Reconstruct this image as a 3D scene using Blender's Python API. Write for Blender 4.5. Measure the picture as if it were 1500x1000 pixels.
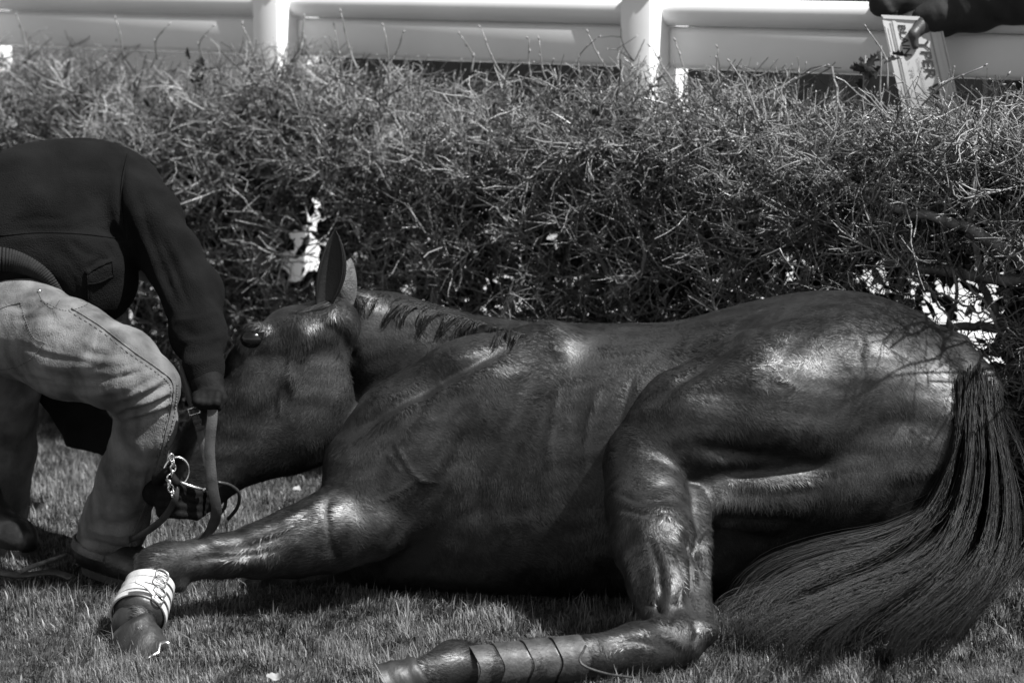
import bpy, math, random
import numpy as np
from mathutils import Vector, Matrix
from mathutils.bvhtree import BVHTree

rng = np.random.default_rng(7)
random.seed(7)
sc = bpy.context.scene
for o in list(bpy.data.objects): bpy.data.objects.remove(o)

# ------------------------------------------------------------------ camera
H = 1.45                      # eye height, metres; whole scene scaled down with it about the origin, image unchanged
FPX = 4200.0                  # focal length in pixels of a 1500 px wide frame
PITCH = math.atan(600 / FPX)
cam_d = bpy.data.cameras.new('camera')
cam_d.sensor_width = 36; cam_d.lens = 36 * FPX / 1500
cam_d.clip_start = 0.1; cam_d.clip_end = 400
cam_d.dof.use_dof = True; cam_d.dof.focus_distance = 6.05; cam_d.dof.aperture_fstop = 4.5
cam = bpy.data.objects.new('camera', cam_d); sc.collection.objects.link(cam)
cam.location = (0, 0, H); cam.rotation_euler = (math.pi / 2 - PITCH, 0, 0)
sc.camera = cam

# ------------------------------------------------------------------ light
SUN_ELEV = 55.0
SUN_AZ = 30.0                 # degrees towards the camera from straight right
e, a = math.radians(SUN_ELEV), math.radians(SUN_AZ)
SUN = Vector((math.cos(e) * math.cos(a), -math.cos(e) * math.sin(a), math.sin(e)))
w = bpy.data.worlds.new('World'); sc.world = w; w.use_nodes = True
nt = w.node_tree
sky = nt.nodes.new('ShaderNodeTexSky'); sky.sky_type = 'NISHITA'; sky.sun_disc = False
sky.sun_elevation = e; sky.sun_rotation = math.atan2(SUN.x, SUN.y)
bw = nt.nodes.new('ShaderNodeRGBToBW')      # monochrome photograph
bg = nt.nodes['Background']; bg.inputs['Strength'].default_value = 0.088
nt.links.new(sky.outputs[0], bw.inputs[0]); nt.links.new(bw.outputs[0], bg.inputs['Color'])
sl = bpy.data.lights.new('sun', 'SUN'); sl.energy = 5.0; sl.angle = math.radians(0.55); sl.color = (1, 1, 1)
so = bpy.data.objects.new('sun', sl); sc.collection.objects.link(so)
so.rotation_euler = SUN.to_track_quat('Z', 'Y').to_euler(); so.location = (4, -2, 6)
sc.view_settings.view_transform = 'Standard'; sc.view_settings.look = 'None'
sc.view_settings.exposure = 0.95; sc.view_settings.gamma = 1
sc.view_settings.use_curve_mapping = False
sc.cycles.use_denoising = True
sc.cycles.max_bounces = 6

# ------------------------------------------------------------------ photo pixel -> place
SP, CP = math.sin(PITCH), math.cos(PITCH)
def ray(px, py):
    u, v = (px - 750) / FPX, (500 - py) / FPX
    return np.array((u, CP + v * SP, -SP + v * CP))
def P(px, py, Y):                      # point seen at a pixel, standing at distance Y
    d = ray(px, py); return np.array((0, 0, H)) + d * (Y / d[1])
def PZ(px, py, z):                     # the same, for a known height above the ground
    d = ray(px, py); return np.array((0, 0, H)) + d * ((z - H) / d[2])
def R(rpx, Y): return rpx * Y / FPX
def proj(v):                           # vertices -> photo pixels
    x = v[:, 0]; yy = v[:, 1]; z = v[:, 2] - H
    dep = yy * CP - z * SP; up = yy * SP + z * CP
    return 750 + FPX * x / dep, 500 - FPX * up / dep

# ------------------------------------------------------------------ objects
base = {}
def link(o): sc.collection.objects.link(o); return o
def tag(o, label=None, cat=None, group=None, kind=None):
    if label: o['label'] = label
    if cat: o['category'] = cat
    if group: o['group'] = group
    if kind: o['kind'] = kind
    return o
def thing(name, loc, label, cat, group=None):
    o = link(bpy.data.objects.new(name, None)); o.location = loc; o.empty_display_size = .1
    base[o.name] = np.array(loc, float); return tag(o, label, cat, group)
def fast_mesh(name, verts, faces, smooth=True, tone=None):
    me = bpy.data.meshes.new(name)
    verts = np.asarray(verts, np.float32)
    if isinstance(faces, np.ndarray):
        groups = [faces]
    else:
        by = {}
        for f in faces: by.setdefault(len(f), []).append(f)
        groups = [np.array(x) for x in by.values()]
    lv = np.concatenate([g.ravel() for g in groups]).astype(np.int32)
    tot = np.concatenate([np.full(len(g), g.shape[1]) for g in groups]).astype(np.int32)
    st = np.concatenate(([0], np.cumsum(tot)[:-1])).astype(np.int32)
    me.vertices.add(len(verts)); me.vertices.foreach_set('co', verts.ravel())
    me.loops.add(len(lv)); me.loops.foreach_set('vertex_index', lv)
    me.polygons.add(len(tot)); me.polygons.foreach_set('loop_start', st); me.polygons.foreach_set('loop_total', tot)
    me.update(calc_edges=True)
    if smooth: me.polygons.foreach_set('use_smooth', np.ones(len(tot), bool))
    if tone is not None:
        at = me.attributes.new('tone', 'FLOAT', 'POINT'); at.data.foreach_set('value', np.asarray(tone, np.float32))
    return me
def mk(name, verts, faces, mat, parent=None, smooth=True, tone=None, auto=None):
    verts = np.asarray(verts, float)
    if parent is not None: b = base[parent.name]
    else: b = np.array(((verts[:, 0].min() + verts[:, 0].max()) / 2, (verts[:, 1].min() + verts[:, 1].max()) / 2, verts[:, 2].min()))
    me = fast_mesh(name, verts - b, faces, smooth, tone)
    me.materials.append(mat)
    if auto is not None:
        me.set_sharp_from_angle(angle=math.radians(auto))
    o = link(bpy.data.objects.new(name, me))
    if parent is not None: o.parent = parent
    else: o.location = b
    base[o.name] = b
    return o
class MB:
    def __init__(s): s.v = []; s.f = []; s.n = 0
    def add(s, v, f):
        s.v.append(np.asarray(v, float)); s.f += [tuple(int(i) + s.n for i in q) for q in f]; s.n += len(v); return s
    def out(s): return np.concatenate(s.v), s.f
def box(c, ax, hs, bev=0):
    c = np.asarray(c, float); ax = [np.asarray(q, float) for q in ax]
    if bev <= 0:
        v = [c + ax[0] * hs[0] * i + ax[1] * hs[1] * j + ax[2] * hs[2] * k for i in (-1, 1) for j in (-1, 1) for k in (-1, 1)]
        return v, [(0, 1, 3, 2), (4, 6, 7, 5), (0, 4, 5, 1), (2, 3, 7, 6), (0, 2, 6, 4), (1, 5, 7, 3)]
    import bmesh
    bm = bmesh.new(); bmesh.ops.create_cube(bm, size=2)
    for q in bm.verts: q.co = Vector((q.co.x * hs[0], q.co.y * hs[1], q.co.z * hs[2]))
    bmesh.ops.bevel(bm, geom=bm.edges[:], offset=bev, segments=2, affect='EDGES', profile=.5)
    bm.verts.index_update()
    v = [c + ax[0] * q.co.x + ax[1] * q.co.y + ax[2] * q.co.z for q in bm.verts]
    f = [tuple(x.index for x in q.verts) for q in bm.faces]; bm.free(); return v, f
def frames(pts):
    pts = np.asarray(pts, float); t = np.gradient(pts, axis=0); t /= np.linalg.norm(t, axis=1)[:, None] + 1e-9
    up = np.array((0.13, .31, 1.)); n = []
    prev = np.cross(t[0], up); prev /= np.linalg.norm(prev)
    for i in range(len(pts)):
        q = prev - t[i] * np.dot(prev, t[i]); q /= np.linalg.norm(q) + 1e-9; n.append(q); prev = q
    n = np.array(n); return t, n, np.cross(t, n)
def tube(pts, r, sides=8, cap=True):
    pts = np.asarray(pts, float); m = len(pts); r = np.broadcast_to(np.asarray(r, float), (m,))
    t, n, b = frames(pts); v = []
    for i in range(m):
        for k in range(sides):
            a_ = 2 * math.pi * k / sides
            v.append(pts[i] + r[i] * (math.cos(a_) * n[i] + math.sin(a_) * b[i]))
    f = []
    for i in range(m - 1):
        for k in range(sides):
            k2 = (k + 1) % sides
            f.append((i * sides + k, i * sides + k2, (i + 1) * sides + k2, (i + 1) * sides + k))
    if cap:
        f.append(tuple(range(sides))[::-1]); f.append(tuple((m - 1) * sides + k for k in range(sides)))
    return v, f
def strap(pts, nrm, wd, th):            # flat band along pts, facing nrm
    pts = np.asarray(pts, float); m = len(pts); nrm = np.broadcast_to(np.asarray(nrm, float), (m, 3))
    t = np.gradient(pts, axis=0); t /= np.linalg.norm(t, axis=1)[:, None] + 1e-9
    v = []; f = []
    for i in range(m):
        nn = nrm[i] - t[i] * np.dot(nrm[i], t[i]); nn /= np.linalg.norm(nn) + 1e-9; s = np.cross(t[i], nn)
        prof = ((-1, -.6), (-.93, -1), (.93, -1), (1, -.6), (1, .6), (.93, 1), (-.93, 1), (-1, .6))
        v += [pts[i] + s * wd / 2 * p0 + nn * th / 2 * p1 for p0, p1 in prof]
    for i in range(m - 1):
        for k in range(8):
            k2 = (k + 1) % 8; f.append((i * 8 + k, i * 8 + k2, i * 8 + 8 + k2, i * 8 + 8 + k))
    f.append(tuple(range(8))[::-1]); f.append(tuple((m - 1) * 8 + k for k in range(8)))
    return v, f
def spline(pts, n):
    pts = np.asarray(pts, float); m = len(pts)
    if m == 2: return pts[0] + (pts[1] - pts[0]) * np.linspace(0, 1, n)[:, None]
    ext = np.vstack((2 * pts[0] - pts[1], pts, 2 * pts[-1] - pts[-2]))
    u = np.linspace(0, m - 1 - 1e-6, n); i = u.astype(int); s = (u - i)[:, None]
    p0, p1, p2, p3 = ext[i], ext[i + 1], ext[i + 2], ext[i + 3]
    return .5 * ((2 * p1) + (-p0 + p2) * s + (2 * p0 - 5 * p1 + 4 * p2 - p3) * s ** 2 + (-p0 + 3 * p1 - 3 * p2 + p3) * s ** 3)

# ------------------------------------------------------------------ materials (monochrome place: greys only)
def mat(name, lo, hi=None, rough=.6, scale=8., stretch=(1, 1, 1), bump=0., bscale=80., bstretch=None, spec=.5,
        metal=0., coat=0., tone=False, detail=5., rough2=None, bump2=0., b2scale=400., sheen=0., subs=0., hi_pos=(.35, .65)):
    m = bpy.data.materials.new(name); m.use_nodes = True; n = m.node_tree; N = n.nodes; L = n.links
    bs = N['Principled BSDF']; hi = lo if hi is None else hi
    bs.inputs['Roughness'].default_value = rough; bs.inputs['Metallic'].default_value = metal
    bs.inputs['Specular IOR Level'].default_value = spec; bs.inputs['Coat Weight'].default_value = coat
    bs.inputs['Coat Roughness'].default_value = .25
    if sheen: bs.inputs['Sheen Weight'].default_value = sheen; bs.inputs['Sheen Roughness'].default_value = .5
    tc = N.new('ShaderNodeTexCoord')
    def noise(sc_, st, det=5.):
        mp = N.new('ShaderNodeMapping'); mp.inputs['Scale'].default_value = st
        L.new(tc.outputs['Object'], mp.inputs[0]); t = N.new('ShaderNodeTexNoise')
        t.inputs['Scale'].default_value = sc_; t.inputs['Detail'].default_value = det
        L.new(mp.outputs[0], t.inputs['Vector']); return t
    if tone:
        at = N.new('ShaderNodeAttribute'); at.attribute_name = 'tone'; fac = at.outputs['Fac']
        rp = N.new('ShaderNodeMapRange'); rp.inputs['From Min'].default_value = 0; rp.inputs['From Max'].default_value = 1
    else:
        t = noise(scale, stretch, detail); fac = t.outputs['Fac']
        rp = N.new('ShaderNodeMapRange'); rp.inputs['From Min'].default_value = hi_pos[0]; rp.inputs['From Max'].default_value = hi_pos[1]
    rp.inputs['To Min'].default_value = lo; rp.inputs['To Max'].default_value = hi
    L.new(fac, rp.inputs['Value']); L.new(rp.outputs[0], bs.inputs['Base Color'])
    if rough2 is not None:
        r2 = N.new('ShaderNodeMapRange'); r2.inputs['From Min'].default_value = .35; r2.inputs['From Max'].default_value = .65
        r2.inputs['To Min'].default_value = rough; r2.inputs['To Max'].default_value = rough2
        tt = noise(scale * 1.7, stretch, 4.); L.new(tt.outputs['Fac'], r2.inputs['Value']); L.new(r2.outputs[0], bs.inputs['Roughness'])
    prev = None
    for st, sc_, bst in ((bump, bscale, bstretch or stretch), (bump2, b2scale, bstretch or stretch)):
        if st:
            b = N.new('ShaderNodeBump'); b.inputs['Strength'].default_value = st; b.inputs['Distance'].default_value = .01
            t2 = noise(sc_, bst, 6.); L.new(t2.outputs['Fac'], b.inputs['Height'])
            if prev: L.new(prev.outputs[0], b.inputs['Normal'])
            prev = b
    if prev: L.new(prev.outputs[0], bs.inputs['Normal'])
    return m
M = {}
M['coat'] = mat('horse coat', .004, .012, rough=.45, rough2=.6, scale=6, bump=.05, bscale=40, bump2=.15, b2scale=200, spec=.5)
M['ear_sunlit'] = mat('sunlit ear coat', .05, .10, rough=.6, scale=60, bump=.4, bscale=250)  # paler copy of the coat: sunlight on the far ear put into its colour
M['fur'] = mat('coat hair', .004, .032, rough=.40, tone=True, spec=.46)
M['hair'] = mat('horse hair', .002, .016, rough=.42, tone=True, spec=.3)
M['hoof'] = mat('hoof horn', .008, .024, rough=.5, scale=30, stretch=(1, 1, .2), bump=.2, bscale=90)
M['sole'] = mat('hoof sole', .2, .35, rough=.7, scale=60, bump=.3)
M['iron'] = mat('worn steel', .45, .65, rough=.35, metal=1., scale=60, bump=.1, bscale=200)
M['chrome'] = mat('polished steel', .7, .85, rough=.16, metal=1., scale=40)
M['leather'] = mat('dark leather', .012, .035, rough=.42, scale=30, bump=.12, bscale=300)
M['rein'] = mat('worn rein leather', .02, .045, rough=.5, scale=40, bump=.15, bscale=300)
M['bandage'] = mat('brushing boot leather', .018, .045, rough=.5, scale=35, bump=.2, bscale=150, rough2=.65)
M['white_strap'] = mat('white boot strap', .34, .5, rough=.5, scale=40, bump=.12, bscale=200)
M['eye'] = mat('eye', .003, .006, rough=.16, scale=20)
M['jacket'] = mat('black sweatshirt', .0025, .006, rough=.95, scale=12, bump=.25, bscale=40, bump2=.5, b2scale=330, spec=.12)
M['denim'] = mat('washed denim', .06, .17, rough=.85, scale=16, stretch=(1, 1, .45), detail=9, bump=.2, bscale=70, bump2=.4, b2scale=420, spec=.2, rough2=.95)
M['denim_dark'] = mat('denim far leg', .05, .09, rough=.88, scale=12, bump=.2, bscale=60, bump2=.4, b2scale=900, spec=.2)
M['thread'] = mat('seam thread', .05, .12, rough=.8, scale=300)
M['stitch'] = mat('pale stitching', .35, .5, rough=.8, scale=300)
M['rib'] = mat('ribbed hem', .010, .022, rough=.9, scale=20, bump=.3, bscale=600, spec=.2)
M['shoe'] = mat('dark shoe leather', .006, .016, rough=.4, scale=30, bump=.15, bscale=120)
M['shoe_sole'] = mat('shoe sole', .02, .04, rough=.7, scale=50)
M['lace'] = mat('laces', .25, .4, rough=.8, scale=200)
M['glove'] = mat('dark leather glove', .002, .005, rough=.75, scale=30, bump=.3, bscale=70, spec=.15)
M['skin'] = mat('skin', .03, .05, rough=.5, scale=40, bump=.1, bscale=250)
M['darkhair'] = mat('short dark hair', .02, .05, rough=.6, scale=120, bump=.5, bscale=200)
M['white'] = mat('white rail plastic', .68, .77, rough=.38, scale=2.2, detail=9, bump=.03, bscale=12, rough2=.5)
M['paper'] = mat('printed card', .40, .46, rough=.6, scale=5, bump=.05, bscale=20)
M['ink_dark'] = mat('dark ink', .02, .03, rough=.6, scale=100)
M['ink_mid'] = mat('grey ink', .22, .26, rough=.6, scale=100)
M['ink_light'] = mat('pale ink', .42, .46, rough=.6, scale=100)
M['cloth2'] = mat('spectator coat', .014, .03, rough=.85, scale=10, bump=.4, bscale=25, bump2=.15, b2scale=500, spec=.25)
M['twig'] = mat('hedge twig bark', .018, .33, rough=.32, tone=True, spec=.6)
M['bud'] = mat('leaf bud', .08, .34, rough=.38, tone=True, spec=.5)
M['branch'] = mat('hedge branch bark', .06, .20, rough=.55, scale=40, stretch=(1, 1, .3), bump=.5, bscale=120)
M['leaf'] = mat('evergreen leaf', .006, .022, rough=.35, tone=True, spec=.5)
M['dry_leaf'] = mat('dry leaf', .14, .28, rough=.6, scale=50, bump=.3, bscale=80)
M['grass'] = mat('grass blade', .012, .16, rough=.5, tone=True, spec=.4)
M['ground'] = mat('thatch and soil', .012, .06, rough=.95, scale=30, detail=10, bump=.8, bscale=60, bump2=.5, b2scale=300)
M['path'] = mat('concrete path', .34, .46, rough=.85, scale=4, detail=8, bump=.15, bscale=90)
M['plank'] = mat('dark stained timber', .004, .011, rough=.7, scale=8, stretch=(8, 8, .5), bump=.4, bscale=30)

# ------------------------------------------------------------------ distance-field sculpting
class Field:
    def __init__(s, lo, hi, h):
        s.lo = np.array(lo, float); s.h = h
        n = np.ceil((np.array(hi) - s.lo) / h).astype(int) + 1; s.n = n
        s.D = np.full(n, .3, np.float32)
        s.ax = [(s.lo[i] + np.arange(n[i]) * h).astype(np.float32) for i in range(3)]
    def sub(s, bmin, bmax):
        sl_ = []
        for i in range(3):
            a_ = int(np.clip(np.floor((bmin[i] - s.lo[i]) / s.h), 0, s.n[i])); b_ = int(np.clip(np.ceil((bmax[i] - s.lo[i]) / s.h) + 1, 0, s.n[i]))
            sl_.append(slice(a_, b_))
        g = (s.ax[0][sl_[0]][:, None, None], s.ax[1][sl_[1]][None, :, None], s.ax[2][sl_[2]][None, None, :])
        return tuple(sl_), g
    def comb(s, sl_, d, k, cut=False):
        A = s.D[sl_]
        if A.size == 0: return
        if cut: d = -d; hh = np.maximum(k - np.abs(A - d), 0) / k; s.D[sl_] = np.maximum(A, d) + hh * hh * k * .25
        else: hh = np.maximum(k - np.abs(A - d), 0) / k; s.D[sl_] = np.minimum(A, d) - hh * hh * k * .25
    def seg(s, a_, b_, ra, rb, k=.03, sq=None, cut=False):
        a_, b_ = np.asarray(a_, float), np.asarray(b_, float); m = max(ra, rb) * (1.6 if sq else 1) + k + .03
        sl_, (x, y, z) = s.sub(np.minimum(a_, b_) - m, np.maximum(a_, b_) + m)
        ba = b_ - a_; L2 = max(np.dot(ba, ba), 1e-9)
        qx, qy, qz = x - a_[0], y - a_[1], z - a_[2]
        t = np.clip((qx * ba[0] + qy * ba[1] + qz * ba[2]) / L2, 0, 1)
        qx = qx - t * ba[0]; qy = qy - t * ba[1]; qz = qz - t * ba[2]
        if sq:
            qy = qy / sq
        d = np.sqrt(qx * qx + qy * qy + qz * qz) - (ra + (rb - ra) * t)
        s.comb(sl_, d.astype(np.float32), k, cut)
    def chain(s, pts, rs, k=.03, sq=None):
        for i in range(len(pts) - 1): s.seg(pts[i], pts[i + 1], rs[i], rs[i + 1], k, sq)
    def pchain(s, L, k=.03, sq=None):           # (px, py, Y, r_px)
        s.chain([P(a_[0], a_[1], a_[2]) for a_ in L], [R(a_[3], a_[2]) for a_ in L], k, sq)
    def ell(s, c, rad, axes=None, k=.03, cut=False):
        c = np.asarray(c, float); rad = np.asarray(rad, float); m = rad.max() + k + .02
        sl_, (x, y, z) = s.sub(c - m, c + m)
        A = np.eye(3) if axes is None else np.asarray(axes, float)
        q = [(x - c[0]) * A[i][0] + (y - c[1]) * A[i][1] + (z - c[2]) * A[i][2] for i in range(3)]
        k0 = np.sqrt(sum((q[i] / rad[i]) ** 2 for i in range(3))); k1 = np.sqrt(sum((q[i] / rad[i] ** 2) ** 2 for i in range(3)))
        s.comb(sl_, (k0 * (k0 - 1) / (k1 + 1e-6)).astype(np.float32), k, cut)
    def mesh(s, smooth=1):
        D = s.D; ins = D < 0
        n = D.shape
        cnt = np.zeros((n[0] - 1, n[1] - 1, n[2] - 1), np.int8)
        for i in (0, 1):
            for j in (0, 1):
                for k in (0, 1): cnt += ins[i:n[0] - 1 + i, j:n[1] - 1 + j, k:n[2] - 1 + k]
        act = (cnt > 0) & (cnt < 8); idx = np.argwhere(act)
        vid = np.full(cnt.shape, -1, np.int32); vid[act] = np.arange(len(idx))
        cor = [(i, j, k) for i in (0, 1) for j in (0, 1) for k in (0, 1)]
        val = {c: D[idx[:, 0] + c[0], idx[:, 1] + c[1], idx[:, 2] + c[2]].astype(float) for c in cor}
        acc = np.zeros((len(idx), 3)); num = np.zeros(len(idx))
        for c in cor:
            for ax in range(3):
                if c[ax] == 0:
                    c2 = list(c); c2[ax] = 1; c2 = tuple(c2); v0, v1 = val[c], val[c2]
                    cr = (v0 < 0) != (v1 < 0); t = np.where(cr, v0 / np.where(cr, v0 - v1, 1), 0)
                    p = np.zeros((len(idx), 3)); p[:] = c; p[:, ax] = t
                    acc += p * cr[:, None]; num += cr
        V = s.lo + (idx + acc / num[:, None]) * s.h
        F = []
        for ax in range(3):
            o1, o2 = [(1, 2), (2, 0), (0, 1)][ax]
            s0 = [slice(None)] * 3; s1 = [slice(None)] * 3; s0[ax] = slice(0, n[ax] - 1); s1[ax] = slice(1, n[ax])
            A, B = ins[tuple(s0)], ins[tuple(s1)]; e_ = np.argwhere(A != B)
            e_ = e_[(e_[:, o1] > 0) & (e_[:, o2] > 0) & (e_[:, o1] < n[o1] - 1) & (e_[:, o2] < n[o2] - 1)]
            if len(e_) == 0: continue
            flip = A[tuple(e_.T)]
            def cell(d1, d2):
                q = e_.copy(); q[:, o1] += d1; q[:, o2] += d2; return vid[tuple(q.T)]
            q = np.stack((cell(-1, -1), cell(0, -1), cell(0, 0), cell(-1, 0)), 1)
            q[~flip] = q[~flip][:, ::-1]; F.append(q)
        F = np.concatenate(F); F = F[(F >= 0).all(1)]
        for _ in range(smooth): V = relax(V, F, .5); V = relax(V, F, -.5)
        return V, F
def relax(V, F, lam):
    acc = np.zeros_like(V); cnt = np.zeros(len(V))
    for a_ in range(4):
        for b_ in ((a_ + 1) % 4, (a_ + 3) % 4):
            for d in range(3): acc[:, d] += np.bincount(F[:, a_], V[F[:, b_], d], len(V))
            cnt += np.bincount(F[:, a_], minlength=len(V))
    return V + lam * (acc / np.maximum(cnt, 1)[:, None] - V)
def vnormals(V, F):
    n = np.cross(V[F[:, 2]] - V[F[:, 0]], V[F[:, 3]] - V[F[:, 1]]); N = np.zeros_like(V)
    for a_ in range(4):
        for d in range(3): N[:, d] += np.bincount(F[:, a_], n[:, d], len(V))
    return N / (np.linalg.norm(N, axis=1)[:, None] + 1e-12)
def pdist(px, py, line):
    best = np.full(len(px), 1e9); u = np.zeros(len(px)); L = np.asarray(line, float)
    seg = np.linalg.norm(np.diff(L, axis=0), axis=1); cum = np.concatenate(([0], np.cumsum(seg))); tot = cum[-1]
    for i in range(len(L) - 1):
        a_, b_ = L[i], L[i + 1]; d = b_ - a_; t = np.clip(((px - a_[0]) * d[0] + (py - a_[1]) * d[1]) / (d @ d), 0, 1)
        q = np.hypot(px - a_[0] - t * d[0], py - a_[1] - t * d[1]); m = q < best
        best[m] = q[m]; u[m] = ((cum[i] + t * seg[i]) / tot)[m]
    return best, u
def carve(V, F, feats, ymax=99., sm=3):
    # feats: (polyline in photo pixels, half width in px, height in metres, taper) raised or sunk along the surface normal
    N = vnormals(V, F); px, py = proj(V)
    vis = np.clip(-(N[:, 1]) * 1.6 + N[:, 2] * .25, 0, 1) * (V[:, 1] < ymax)
    off = np.zeros(len(V))
    for f in feats:
        line, sg, amp = spline(np.asarray(f[0], float), 24), f[1], f[2]; tp = f[3] if len(f) > 3 else 1
        m = np.where((px > line[:, 0].min() - 4 * sg) & (px < line[:, 0].max() + 4 * sg) & (py > line[:, 1].min() - 4 * sg) & (py < line[:, 1].max() + 4 * sg) & (vis > 0))[0]
        d, u = pdist(px[m], py[m], line)
        prof = np.exp(-(d / sg) ** 2)
        if tp: prof = prof * np.clip(np.sin(np.pi * np.clip(u, .02, .98)) * 1.6, 0, 1)
        off[m] += amp * prof * vis[m]
    o3 = np.stack((off,) * 3, 1)
    for _ in range(sm): o3 = relax(o3, F, .6)
    return V + N * o3[:, :1]
def sines(V, amp, wl, seed, stretch=(1, 1, 1)):
    r = np.random.default_rng(seed); out = np.zeros(len(V))
    for i in range(14):
        d = r.normal(size=3); d /= np.linalg.norm(d); d = d * np.array(stretch); L = wl * r.uniform(.6, 1.7)
        out += np.sin((V @ d) * 2 * math.pi / L + r.uniform(0, 6.28))
    return amp * out / 3.7
def bvh_of(V, F): return BVHTree.FromPolygons([tuple(v) for v in V], [tuple(int(i) for i in f) for f in F])
def hit(bvh, px, py, lift=0., default=None):
    d = Vector(ray(px, py)).normalized(); h_ = bvh.ray_cast(Vector((0, 0, H)), d, 60)
    if h_[0] is None: return (default, None)
    return np.array(h_[0] + h_[1] * lift), np.array(h_[1])
def fill_hits(bvh, L, lift):
    pts = []; nr = []
    for px, py in L:
        p, n = hit(bvh, px, py, lift)
        if p is not None: pts.append(p); nr.append(n)
    return np.array(pts), np.array(nr)

# ================================================================== THE SETTING
gs = 60.
N_ = 90
gx = np.sign(np.linspace(-1, 1, N_)) * np.abs(np.linspace(-1, 1, N_)) ** 3 * gs; gy = 6.6 + np.sign(np.linspace(-1, 1, N_)) * np.abs(np.linspace(-1, 1, N_)) ** 3 * gs
GX, GY = np.meshgrid(gx, gy, indexing='ij'); v = np.stack((GX.ravel(), GY.ravel(), np.zeros(N_ * N_)), 1)
v[:, 2] = np.where((np.abs(v[:, 0]) < 4) & (np.abs(v[:, 1] - 6.6) < 4), sines(v, .004, .5, 3), -.004) - .006
ii = np.arange(N_ * N_).reshape(N_, N_); f = np.stack((ii[:-1, :-1].ravel(), ii[1:, :-1].ravel(), ii[1:, 1:].ravel(), ii[:-1, 1:].ravel()), 1)
o = mk('ground', v, f, M['ground']); tag(o, kind='structure')

# fence line and hedge line run from the right foreground to the left distance
ET = np.array((.8, -.6, 0.)); EN = np.array((-.6, -.8, 0.)); EZ = np.array((0, 0, 1.))
def fence_pt(X, z=0): return np.array((X, 8.0 - .75 * X, z))
# concrete path on the far side of the fence
c0, c1 = fence_pt(-7) - EN * .25, fence_pt(5) - EN * .25
q0, q1 = c0 - EN * 4.2, c1 - EN * 4.2
o = mk('path', [c0, c1, q1, q0] + [p + EZ * .04 for p in (c0, c1, q1, q0)], [(4, 5, 6, 7), (0, 1, 5, 4), (1, 2, 6, 5), (2, 3, 7, 6), (3, 0, 4, 7)], M['path'], smooth=False); tag(o, kind='structure')

# dark timber fence far behind
tf = thing('timber_fence', tuple(fence_pt(0) - EN * 4.9), 'dark close-boarded timber fence far behind the white rails', 'fence')
c = fence_pt(0) - EN * 4.9
pv, pf = box((0, 0, 0), (ET, EN, EZ), (.068, .011, 1.0), .004)
pv = np.array(pv)
pme = None
for i in range(-34, 34):
    cc = c + ET * (i * .145) + EZ * (1.02 + .012 * math.sin(i * 5.1)) + EN * .004 * math.sin(i * 3.7)
    if pme is None:
        o = mk('plank', pv + c, pf, M['plank'], tf, smooth=False); pme = o.data
    else:
        o = link(bpy.data.objects.new('plank', pme)); o.parent = tf
    o.location = cc - c
for z in (.35, 1.0, 1.7):
    vv, ff = box(c - EN * .045 + EZ * z, (ET, EN, EZ), (5.2, .03, .045), .004); mk('crosspiece', vv, ff, M['plank'], tf, smooth=False)

# white rail fence
wf = thing('rail_fence', tuple(fence_pt(.3)), 'white racecourse rail fence with round top rail behind the hedge', 'fence')
post_px = 958.
u = (post_px - 750) / FPX
X2 = 8.0 * u / (1 + .75 * u) * 1.0
SPC = 1.31
RAILZ = 1.238
posts = []
for i in range(-4, 3):
    X = X2 + i * SPC * .8
    posts.append(X); pc = fence_pt(X)
    vv, ff = box(pc + EZ * .645, (ET, EN, EZ), (.054, .10, .645), .026)
    po = mk('post', vv, ff, M['white'], wf, auto=40)
    vv, ff = box(pc + EZ * 1.297, (ET, EN, EZ), (.058, .104, .012), .009); mk('cap', vv, ff, M['white'], po, auto=40)
for i in range(len(posts) - 1):
    a_, b_ = fence_pt(posts[i]) + ET * .05, fence_pt(posts[i + 1]) - ET * .05
    off = EN * .012
    n = 14; pts = [a_ + (b_ - a_) * t for t in np.linspace(0, 1, n)]
    vv, ff = tube([p + EZ * RAILZ + off for p in pts], .036, 20); mk('top_rail', vv, ff, M['white'], wf, auto=50)
    for nm, z0, z1 in (('upper_board', 1.088, 1.2), ('lower_board', .67, .77)):
        mid = (a_ + b_) / 2; L = np.linalg.norm(b_ - a_) / 2 - .001
        vv, ff = box(mid + EZ * (z0 + z1) / 2 - EN * .004, (ET, EN, EZ), (L, .022, (z1 - z0) / 2), .016); mk(nm, vv, ff, M['white'], wf, auto=50)

# ================================================================== HEDGE
HB = np.array((0, 7.33, 0.))                 # front foot of the hedge at X = 0
HT = np.array((1, -.72, 0.)); HT /= np.linalg.norm(HT); HN = np.array((HT[1], -HT[0], 0.))
if HN[1] > 0: HN = -HN                        # towards the camera
HTOP = 1.075; HDEP = .50
hedge = thing('hedge', tuple(HB - HN * .25), 'bare clipped hedge of tangled twigs between the horse and the white rails', 'hedge')
class Twigs:
    def __init__(s): s.v = []; s.f = []; s.t = []; s.c = []; s.bv = []; s.bf = []; s.bt = []; s.bc = []; s.n = 0; s.bn = 0
def tube3(pts, r0, r1):
    m = len(pts); t = np.gradient(pts, axis=0); t /= np.linalg.norm(t, axis=1)[:, None] + 1e-9
    ref = np.array((.3, .5, .81)); n = np.cross(t, ref); n /= np.linalg.norm(n, axis=1)[:, None] + 1e-9; b = np.cross(t, n)
    r = np.linspace(r0, r1, m)[:, None]
    ring = [pts + r * (math.cos(q) * n + math.sin(q) * b) for q in (0, 2.094, 4.189)]
    v = np.stack(ring, 1).reshape(-1, 3); f = []
    for i in range(m - 1):
        for k in range(3): f.append((i * 3 + k, i * 3 + (k + 1) % 3, i * 3 + 3 + (k + 1) % 3, i * 3 + 3 + k))
    return v, np.array(f)
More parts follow.
